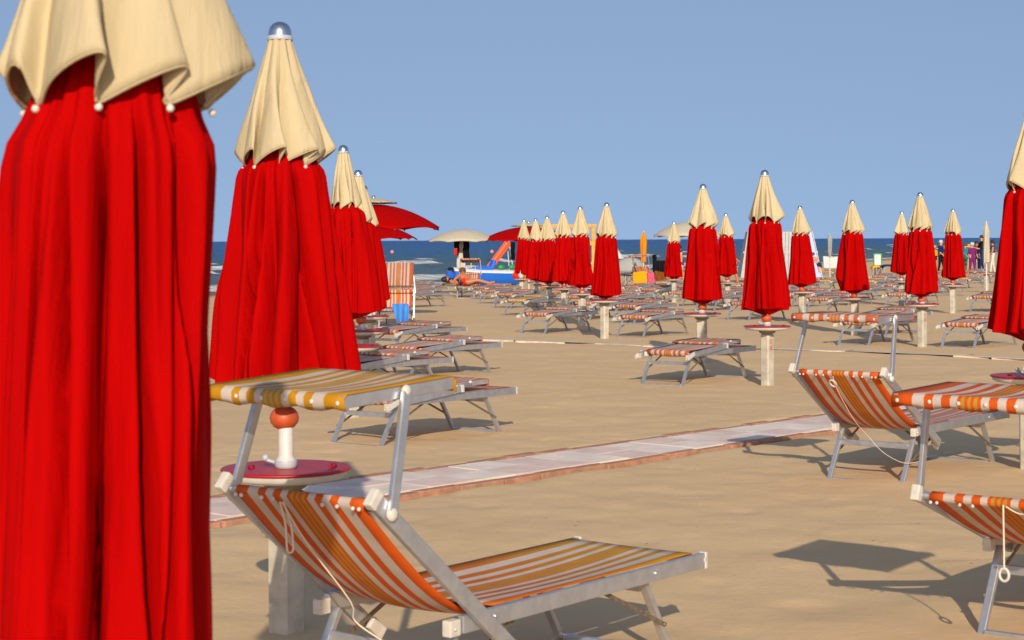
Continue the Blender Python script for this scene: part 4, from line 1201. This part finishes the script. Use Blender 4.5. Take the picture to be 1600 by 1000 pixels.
# stands of the open parasols: white towel and clothes on the cream parasol's pole
hang_cloth('hanging_towel', 720.5, 377, 420, 9, 57.8, WHITEC, 'long white towel hanging down the pole of the cream parasol', 'towel', narrow=1.5, seed=3, wav=.05)
hang_cloth('hanging_shirt', 713.5, 376, 399, 9, 57.6, BLACK, 'dark red and black shirt hung left of the white towel', 'clothes', narrow=.7, seed=1, wav=.06)
hang_cloth('hanging_bag', 728.5, 376, 404, 9, 57.6, BLACK, 'black bag hung right of the white towel', 'bag', narrow=1.1, seed=5, wav=.06)
hang_cloth('hanging_clothes', 801, 378, 406, 7, 51.8, BLACK, 'black clothes hung under the red parasol beside the slide', 'clothes', narrow=.9, seed=6, wav=.06)
hang_cloth('red_cloth', 712, 388, 399, 5, 57.4, REDC, 'small red cloth below the dark shirt on the cream parasol', 'clothes', narrow=.8, seed=8, wav=.04)

# thin closed parasols
def slim_parasol(px, py_top, py_bot, wpx, d, mat, label, seed=0, flare=.75, pole_to=None):
    x = xat(px, d); g = -.325 if d > 70 else gz(x, d)
    root = empty('slim_parasol', (x, d, g), 0, label, 'umbrella')
    zt = zat(px, py_top, d)-g; zb_ = zat(px, py_bot, d)-g; R = wpx/2/F*d; rng = random.Random(seed); P = []
    for i in range(22):
        t = i/21; row = []
        prof = min(1, .25+3.2*t) * (1-(1-flare)*t) * (1+.10*math.sin(t*7+seed))
        for k in range(40):
            a = 2*PI*k/40; r = R*prof*(1+.16*math.sin(a*6+t*3+seed)+.05*math.sin(a*11+seed*2))
            row.append((r*math.cos(a), r*math.sin(a), zt+(zb_-zt)*t+.01*math.sin(a*6)))
        P.append(row)
    mb = MB(); mb.grid(P, closed=True)
    mb.lathe([(R*.05, zb_+.01), (R*.5, zb_+.005)], n=12); mb.build('canopy', mat, root)
    mb = MB(); mb.tube([(0, 0, -.1), (0, 0, zt+.03)], .02, n=10); mb.build('pole', POLEM, root)
    mb = MB(); mb.tube([(R*.72*math.cos(a/12*2*PI), R*.72*math.sin(a/12*2*PI), zb_+(zt-zb_)*.45) for a in range(13)], .012, n=6, cap=False)
    mb.build('tie_strap', mat, root)
    return root
slim_parasol(1541, 347, 410, 9.5, 52, CREAM, 'thin tightly closed beige parasol standing among the crowd', seed=2, flare=.85)
slim_parasol(1005.5, 362, 409, 9.5, 66, ORANGEC, 'tightly closed orange and yellow parasol behind the orange canopy', seed=5, flare=.8)
slim_parasol(1296.5, 366, 402, 9, 70, GREYC, 'ragged closed grey parasol near the water right of the hut', seed=9, flare=.35)
slim_parasol(2, 348, 372, 26, 30, BEIGE, 'beige tip of a closed parasol at the far left edge', seed=4, flare=1.0)

# ------------------------------------------------------------------ pedal boat with slide
def build_boat():
    d = 72.0; x = xat(756, d); g = gz(x, d)
    s_ = d/F
    root = empty('pedal_boat', (x, d, g), math.radians(24), 'blue and white pedal boat with an orange slide on the sand by the water', 'boat')
    L = 1.45
    for sy in (-.42, .42):                       # twin hulls
        P = []
        for i in range(15):
            t = i/14; u = -L+2*L*t
            w = .26*min(1, 6*(1-t)+.15)*min(1, 5*t+.5); lift = .22*max(0, (.22-t)/.22)**2 + .10*max(0, (t-.8)/.2)**2
            top = .56 - .10*t + .16*max(0, .3-t)
            P.append([(u, sy-w, top), (u, sy-w*.95, .30+lift), (u, sy-w*.5, .06+lift), (u, sy, .0+lift), (u, sy+w*.5, .06+lift), (u, sy+w*.95, .30+lift), (u, sy+w, top)])
        mb = MB(); mb.grid(P); mb.add(P[0], [tuple(range(7))]); mb.add(P[-1], [tuple(range(7))[::-1]])
        mb.build('hull', BLUEP, root)
    mb = MB()
    P = []
    for i in range(15):
        t = i/14; u = -L+2*L*t; top = .56-.10*t+.16*max(0, .3-t)
        w = .70*min(1, 6*(1-t)+.3)*min(1, 5*t+.6)
        P.append([(u, -w, top+.005), (u, -w*.98, top+.07), (u, -w*.6, top+.15), (u, 0, top+.16), (u, w*.6, top+.15), (u, w*.98, top+.07), (u, w, top+.005)])
    mb.grid(P); mb.build('deck', WHITEP, root)
    mb = MB(); mb.box((-.15, -.35, .68), (.62, .34, .16), 0, Matrix.Rotation(-.15, 3, 'Y'), bev=.04); mb.box((.22, -.35, .86), (.14, .36, .36), 0, Matrix.Rotation(.35, 3, 'Y'), bev=.04)
    mb.box((-.15, .32, .68), (.62, .34, .16), 0, Matrix.Rotation(-.15, 3, 'Y'), bev=.04); mb.build('seat', BLUEP, root)
    # slide
    a = Vector((.30, .1, .72)); b = Vector((1.12, .1, 1.72))
    dr = (b-a).normalized(); mb = MB(); n = Vector((-dr.z, 0, dr.x))
    mb.bar(a, b, .34, .03, 0, up=n); mb.build('slide_bed', MATS['cream_canvas'], root)
    for sy in (-.18, .18):
        mb = MB(); mb.bar(a+Vector((0, sy, .02)), b+Vector((0, sy, .02)), .05, .16, 0, up=n, bev=.01); mb.build('slide_rail', ORP, root)
    mb = MB()
    for k in range(5):
        q = a.lerp(b, .2+.16*k)-n*.06; mb.bar(q+Vector((0, -.16, 0)), q+Vector((0, .16, 0)), .05, .03)
    mb.build('slide_steps', DARK, root)
    mb = MB(); mb.tube([b+Vector((0, .1, -.05)), Vector((1.2, .2, .6))], .02, n=8); mb.tube([b+Vector((0, -.1, -.05)), Vector((1.2, -.2, .6))], .02, n=8); mb.build('slide_support', POLEM, root)
    mb = MB(); mb.ball((.55, -.45, .74), .15, n=12, sc=(1.1, .8, .7)); mb.build('float_ball', GREENP, root)
    mb = MB(); mb.ball((1.08, -.35, .74), .15, n=12, sc=(1.1, .8, .7)); mb.build('float_ball', GREENP, root)
    mb = MB(); mb.tube([(-.6, -.1, .6), (-.6, -.1, .95)], .015, n=8); mb.tube([(-.9, -.3, .6), (-.9, -.3, .8), (-.5, -.3, .8), (-.5, -.3, .6)], .015, n=8); mb.build('rail', POLEM, root)
build_boat()
# red mat on the sand
p = at(679, 446.5)
mb = MB(); P = []
for i in range(9):
    P.append([(p.x+(-.38+.76*i/8), p.y-.45+.9*j/6+.3*(i/8), p.z+.03+.05*math.sin(i*.9+j)*.5+.03*(i in (3, 4))) for j in range(7)])
mb.grid(P); o = mb.build('beach_mat', BROWNC, None, solid=.01); tag(o, 'flat dark red mat lying on the sand near the water edge', 'mat')

# ------------------------------------------------------------------ timber frame
def timber_frame():
    d = 70.0; x0, x1 = xat(846, d), xat(930.5, d); g = gz(0, d); zt = zat(900, 353, d)-g
    root = empty('timber_frame', ((x0+x1)/2, d, g), 0, 'yellow timber swing frame rising behind the row of six umbrellas', 'swing frame')
    w = (x1-x0)/2; q = .14
    mb = MB(); mb.box((0, 0, zt), (2*w+.10, q, q), 0, bev=.01); mb.build('top_beam', WOODM, root)
    for s in (-1, 1):
        mb = MB(); mb.box((s*(w-.08), 0, zt/2-.02-.0), (q*1.1, q*.96, zt-.12), 0, bev=.01); mb.build('post', WOODM, root)
        mb = MB(); mb.bar((s*(w-.75), .0, zt-.07), (s*(w-.15), 0, zt-.68), .10, .10, 0); mb.build('corner_brace', WOODM, root)
        mb = MB(); mb.bar((s*(w-.08), 0, zt-.72), (s*(w-.85), 0, zt-.72), .08, .07, 0); mb.build('cross_rail', WOODM, root)
timber_frame()

# ------------------------------------------------------------------ slatted hut
def slatted_hut():
    d = 76.0; xl, xr = xat(1155, d), xat(1279, d); g = gz(0, d); zt = zat(1220, 362, d)-g; zb_ = zat(1220, 433, d)-g
    xlt, xrt = xat(1168, d), xat(1266, d); cx = (xl+xr)/2
    root = empty('slatted_hut', (cx, d, g), 0, 'white slatted beach hut with sloping ends, the right end blue, behind closed umbrellas', 'beach hut')
    depth = 1.4
    def yq(z): return -depth/2 + (z-zb_)/(zt-zb_)*.35      # the front leans back
    mb = MB(); n = 18
    for k in range(n):
        f0 = (k+.06)/n; f1 = (k+.94)/n; xe = xat(1263, d); xet = xat(1262, d)
        a0 = xl+(xe-xl)*f0-cx; a1 = xl+(xe-xl)*f1-cx; b0 = xlt+(xet-xlt)*f0-cx; b1 = xlt+(xet-xlt)*f1-cx
        y0, y1 = yq(zb_), yq(zt)
        mb.add([(a0, y0, zb_), (a1, y0, zb_), (b1, y1, zt), (b0, y1, zt), (a0, y0+.03, zb_), (a1, y0+.03, zb_), (b1, y1+.03, zt), (b0, y1+.03, zt)],
               [(0, 1, 2, 3), (5, 4, 7, 6), (0, 4, 5, 1), (1, 5, 6, 2), (2, 6, 7, 3), (3, 7, 4, 0)], 0)
    mb.build('front_slats', WHITEW, root)
    mb = MB()
    zm = zb_+(zt-zb_)*.55
    mb.box((0, yq(zm)+.06, zm), ((xr-xl)*.93, .05, .07)); mb.box((0, yq(zb_+.2)+.06, zb_+.2), ((xr-xl)*.97, .05, .07))
    mb.add([(xl-cx+.05, yq(zb_)+.10, zb_), (xr-cx-.05, yq(zb_)+.10, zb_), (xrt-cx-.05, yq(zt)+.10, zt-.02), (xlt-cx+.05, yq(zt)+.10, zt-.02)], [(0, 1, 2, 3)]); mb.build('inner_rails', ALUD, root)
    for s, xb, xt, mt in ((-1, xl, xlt, WHITEW), (1, xr, xrt, BLUEP)):
        mb = MB(); o = .02*s
        mb.add([(xb-cx+o, yq(zb_)-.02, zb_), (xb-cx+o, depth/2, zb_), (xt-cx+o, depth/2-.35, zt), (xt-cx+o, yq(zt)-.02, zt)], [(0, 1, 2, 3)])
        if s > 0: mb.add([(xat(1263.3, d)-cx, yq(zb_)+.01, zb_), (xb-cx, yq(zb_)+.01, zb_), (xt-cx, yq(zt)+.01, zt-.02), (xat(1262.3, d)-cx, yq(zt)+.01, zt-.02)], [(0, 1, 2, 3)])
        mb.build('end_wall', mt, root, solid=.03)
        mb = MB(); mb.bar((xb-cx+o, yq(zb_)-.03, zb_), (xt-cx+o, yq(zt)-.03, zt), .05, .04, 0, up=(0, -1, 0)); mb.build('corner_board', WHITEW, root)
    for s in (-.75, -.1, .4, .85):
        mb = MB(); mb.box((s*(xr-xl)/2, 0, zb_/2-.02), (.10, .9, zb_+.04)); mb.build('leg', DARK, root)
slatted_hut()

# ------------------------------------------------------------------ small far things
def thing_box(name, label, cat, px, py, d=None):
    p = at(px, py) if d is None else Vector((xat(px, d), d, gz(0, d)))
    return empty(name, p, 0, label, cat), p

# towels on the raised lounger
dt = at(1004, 456).y
def towel_panel(name, x0, x1, y0, y1, d, mat, label, lean=.25, cat='towel', seed=0):
    P = []
    for i in range(8):
        t = i/7; row = []
        for j in range(8):
            v = j/7; px = x0+(x1-x0)*v; py = y0+(y1-y0)*t+1.0*math.sin(v*5+seed)*(t < .1)
            dd = d + lean*(1-t)*.6 + .03*math.sin(v*9+seed)
            row.append((xat(px+1.2*t, dd), dd, zat(px, py, dd)))
        P.append(row)
    return drape(name, P, mat, label, cat)
towel_panel('beach_towel', 988.5, 1010, 424.5, 443.5, dt-.3, ORT, 'bright orange towel spread over a raised lounger back', seed=1)
towel_panel('beach_towel', 1010.5, 1021.5, 425, 442.5, dt-.28, PINK, 'pink patterned towel beside the orange one', seed=2)
towel_panel('beach_towel', 1022, 1040, 424, 444, dt+.3, BROWNC, 'brown striped cloth over the lounger right of the pink towel', seed=4, lean=.6)
hang_cloth('black_clothes', 1030, 407, 436, 21, dt+1.0, BLACK, 'black clothes and bag hanging behind the brown cloth', 'clothes', seed=7, wav=.12, narrow=.95)
hang_cloth('black_hat', 1022.5, 398, 412, 7, dt+1.4, BLACK, 'black hat hung above the black clothes', 'hat', seed=9, wav=.08, narrow=.8)
# grey beach tent and white sail tent
def dome_tent(px, py_base, py_top, halfw, d, mat, label):
    x = xat(px, d); g = gz(x, d); root = empty('beach_tent', (x, d, g), 0, label, 'tent')
    z0 = zat(px, py_base, d)-g; zt = zat(px, py_top, d)-g; R = halfw/F*d; P = []
    for i in range(10):
        t = i/9; row = []
        for k in range(32):
            a = 2*PI*k/32; f = (k % 4)/4; c = 4*f*(1-f); r = R*math.sin(t*PI/2)*(1-.05*c*t)
            row.append((r*math.cos(a), r*.6*math.sin(a), z0+(zt-z0)*math.cos(t*PI/2)))
        P.append(row)
    mb = MB(); mb.grid(P, closed=True); mb.build('shell', mat, root, solid=.01)
    mb = MB()
    for k in range(4): mb.tube([(R*.9*(k/3*2-1), 0, 0), (R*.5*(k/3*2-1), 0, z0+(zt-z0)*.6)], .018, n=6)
    mb.build('tent_poles', ALUD, root)
    return root
dome_tent(984, 425, 402, 27, 69, SHADEG, 'low grey beach tent right of the row of six umbrellas')
def white_sail():
    d = 74.0; x = xat(965, d); g = gz(x, d); root = empty('sail_tent', (x, d, g), 0, 'small pointed white tent peeping out right of the row of six', 'tent')
    R = 11.5/F*d; z0 = zat(965, 404, d)-g; zt = zat(965, 389.5, d)-g
    mb = MB(); P = []
    for i in range(6):
        t = i/5; P.append([(R*t*math.cos(2*PI*k/16)*(1-.06*(k % 2)), R*t*math.sin(2*PI*k/16)*(1-.06*(k % 2)), zt+(z0-zt)*t**.9) for k in range(16)])
    mb.grid(P, closed=True); mb.build('canopy', WHITEC, root, solid=.008)
    mb = MB(); mb.tube([(0, 0, -.05), (0, 0, zt+.03)], .02, n=8); mb.build('pole', POLEM, root)
white_sail()
# folding chairs by the tent
def folding_chair(px, py, label, mat, face=0.0, s=1.0):
    p = at(px, py); root = empty('folding_chair', p, face, label, 'chair', 'folding chairs on the beach')
    mb = MB()
    for sy in (-.24, .24):
        mb.tube([(-.25, sy, 0), (.22, sy, .62)], .013, n=6); mb.tube([(.25, sy, 0), (-.22, sy, .45), (-.36, sy, .95)], .013, n=6); mb.tube([(.26, sy, .62), (-.26, sy, .62)], .013, n=6)
    mb.tube([(-.36, -.24, .95), (-.36, .24, .95)], .013, n=6); mb.build('frame', ALU, root)
    mb = MB(); mb.grid([[(.22-.44*i/6, -.23+.46*j/4, .42-.03*math.sin(PI*i/6)*math.sin(PI*j/4)) for j in range(5)] for i in range(7)]); mb.build('seat', mat, root, solid=.01)
    mb = MB(); mb.grid([[(-.235-.125*i/6, -.23+.46*j/4, .50+.44*i/6) for j in range(5)] for i in range(7)]); mb.build('backrest', mat, root, solid=.01)
    root.scale = (s, s, s); return root
folding_chair(972, 445, 'blue folding chair right of the row of six', NAVY, 2.2)
folding_chair(981, 447, 'metal folding chair with dark seat left of the orange towel', BLACK, 2.6)
folding_chair(1533, 424, 'white folding chair beside the thin beige parasol', WHITEC, -1.2)
# white towel on a chair near the water
c = folding_chair(1297, 430, 'low chair covered by a white towel near the water', WHITEC, -1.4, 1.0)
towel_panel('beach_towel', 1286, 1309, 401, 419, at(1297, 430).y-.3, WHITEC, 'large white towel thrown over the low chair right of the hut', seed=5)
# white notice board
def board():
    d = 78.0; x = xat(1371, d); g = -.32; root = empty('notice_board', (x, d, g), 0, 'white board with a thin green frame near the water', 'sign')
    zt = zat(1371, 397, d)-g; zb_ = zat(1371, 414, d)-g; w = 11.5/F*d
    mb = MB(); mb.box((0, 0, (zt+zb_)/2), (w, .04, zt-zb_)); mb.build('panel', WHITEP, root)
    mb = MB()
    for s in (-1, 1): mb.box((s*w/2, -.004, (zt+zb_)/2), (.05, .06, zt-zb_+.06))
    mb.box((0, -.004, zt+.01), (w-.06, .06, .05)); mb.build('frame', GREENP, root)
    for s in (-1, 1):
        mb = MB(); mb.box((s*w*.35, 0, zb_/2-.003), (.05, .05, zb_)); mb.build('leg', DARK, root)
board()
# blue bench
def bench(px0, px1, py, d, mat, label, zt_py):
    x = xat((px0+px1)/2, d); g = -.32; root = empty('low_bench', (x, d, g), 0, label, 'bench')
    w = (px1-px0)/F*d; z = zat(px0, zt_py, d)-g
    mb = MB(); P = []
    for i in range(9):
        t = i/8; P.append([(-w/2+w*t, -.3+.6*j/4, z-.12*(2*t-1)**4-.06*(j in (0, 4))) for j in range(5)])
    mb.grid(P); mb.build('cover', mat, root, solid=.02)
    for sx in (-.32, .32):
        for sy in (-.2, .2):
            mb = MB(); mb.tube([(w*sx, sy, -.05), (w*sx*.95, sy, z-.03)], .016, n=6); mb.build('leg', ALU, root)
bench(1376, 1397, 418, 76, NAVY, 'low bench under a dark blue cover near the water', 413.5)
bench(1361, 1375, 418, 77, YELLOW, 'low bench under a yellow cover left of the blue one', 415)
# yellow bag at the thin parasol
p = at(1542, 424); d = p.y-.3
mb = MB(); mb.ball((xat(1542.5, d), d, zat(1542, 403, d)), .14, n=14, sc=(.9, .7, 1.05)); mb.tube([(xat(1540, d), d, zat(1540, 400, d)), (xat(1541.5, d), d, zat(1541, 395, d)), (xat(1545, d), d, zat(1545, 400, d))], .015, n=6)
o = mb.build('beach_bag', YELLOW); tag(o, 'yellow bag hanging on the thin beige parasol', 'bag')
# bags on the table at the left end of the row of six
pt_ = at(815, 435, .635); zt_ = pt_.z+.645
for dx, dy, sc, mt, lab in ((-.16, -.05, (.11, .09, .10), REDC, 'red bag on the table at the left end of the row of six'), (-.02, -.1, (.09, .08, .11), WHITEC, 'white bag in the middle of the bag-covered table'), (.10, .02, (.10, .08, .13), MATS['orange_canvas'], 'orange bag at the right of the bag-covered table')):
    mb = MB(); P = []
    for i in range(9):
        t = i/8; row = []
        for k in range(18):
            a = 2*PI*k/18; r = (math.sin(min(1, .12+t)*PI*.95))**.5
            row.append((sc[0]*r*math.cos(a)*(1+.08*math.sin(3*a)), sc[1]*r*math.sin(a), sc[2]*2*t+.02*math.sin(a*2)*t))
        P.append(row)
    mb.grid(P, closed=True); mb.tube([(-sc[0]*.5, 0, sc[2]*1.9), (-.02, 0, sc[2]*2.6), (sc[0]*.5, 0, sc[2]*1.9)], .008, n=6)
    o = mb.build('beach_bag', mt, None, loc=(pt_.x+dx, pt_.y+dy, zt_)); tag(o, lab, 'bag')
# buoys
for px, py, lab in ((612.5, 396, 'orange buoy floating left of the cream parasol'), (768.5, 395.5, 'pale orange buoy floating between the cream parasol and the slide')):
    d = (CAM_H-SEA_Z)*F/((py+.005*(px-800))-375.0)
    mb = MB(); mb.lathe([(.02, -.12), (.2, -.05), (.28, .1), (.26, .25), (.14, .38), (.05, .44), (.001, .45)], n=16)
    o = mb.build('buoy', BUOYM, None, loc=(xat(px, d), d, SEA_Z+.05)); tag(o, lab, 'buoy', 'buoys on the sea')
# slatted cabin at the far left edge
def left_cabin():
    d = 31.0; x = xat(-28, d); g = gz(0, d); root = empty('slatted_screen', (x, d, g), 0, 'pale slatted screen at the far left edge behind the huge umbrella', 'screen')
    zt = zat(0, 366, d)-g; w = .40
    mb = MB()
    for k in range(7): mb.box((-w+.055+k*.122, 0, zt/2-.03), (.09, .02, zt-.1))
    mb.build('slats', WHITEW, root)
    mb = MB(); mb.box((0, -.012, zt), (2*w+.04, .05, .06)); mb.box((0, .025, zt*.45), (2*w, .03, .06)); mb.build('rails', WHITEP, root)
left_cabin()

# ------------------------------------------------------------------ light
EL = math.radians(23.5)
sd = Vector((0.045, -math.cos(EL), math.sin(EL))).normalized()
sun = bpy.data.lights.new('sun', 'SUN'); sun.energy = 2.65; sun.angle = math.radians(.55); sun.color = (1.0, .86, .68)
so = bpy.data.objects.new('sun', sun); COL.objects.link(so); so.rotation_euler = (-sd).to_track_quat('-Z', 'Y').to_euler(); so.location = (0, -20, 20)
w = bpy.data.worlds.new('World'); scene.world = w; w.use_nodes = True
nt = w.node_tree; N = nt.nodes; bg = N['Background']
sky = N.new('ShaderNodeTexSky'); sky.sky_type = 'NISHITA'; sky.sun_disc = False
sky.sun_elevation = EL; sky.sun_rotation = math.radians(180); sky.altitude = 0; sky.air_density = 1.0; sky.dust_density = 1.2; sky.ozone_density = 3.0
# look a little higher into the sky model so that the sea horizon keeps the clear blue of the day
tcw = N.new('ShaderNodeTexCoord'); mpw = N.new('ShaderNodeVectorMath'); mpw.operation = 'MULTIPLY_ADD'
mpw.inputs[1].default_value = (1, 1, 0.75); mpw.inputs[2].default_value = (0, 0, 0.50)
nt.links.new(tcw.outputs['Generated'], mpw.inputs[0])
nw = N.new('ShaderNodeVectorMath'); nw.operation = 'NORMALIZE'; nt.links.new(mpw.outputs[0], nw.inputs[0]); nt.links.new(nw.outputs[0], sky.inputs['Vector'])
hs = N.new('ShaderNodeMix'); hs.data_type = 'RGBA'; hs.blend_type = 'MULTIPLY'; hs.inputs[0].default_value = 1; hs.inputs[7].default_value = (1.0, 0.825, 0.695, 1)
nt.links.new(sky.outputs[0], hs.inputs[6]); nt.links.new(hs.outputs[2], bg.inputs['Color']); bg.inputs['Strength'].default_value = 0.15

# ------------------------------------------------------------------ camera
cam = bpy.data.cameras.new('camera'); cam.sensor_width = 36; cam.lens = F/1600*36; cam.shift_y = -125/1600
cam.clip_start = .05; cam.clip_end = 60000
cam.dof.use_dof = True; cam.dof.focus_distance = 16.0; cam.dof.aperture_fstop = 11
co = bpy.data.objects.new('camera', cam); COL.objects.link(co)
co.location = (0, 0, CAM_H)
co.matrix_world = Matrix.Translation((0, 0, CAM_H)) @ Euler((PI/2, 0, 0)).to_matrix().to_4x4() @ Matrix.Rotation(-math.radians(.285), 4, 'Z')
scene.camera = co
scene.view_settings.view_transform = 'Standard'; scene.view_settings.look = 'None'; scene.view_settings.exposure = 0.80; scene.view_settings.gamma = 1
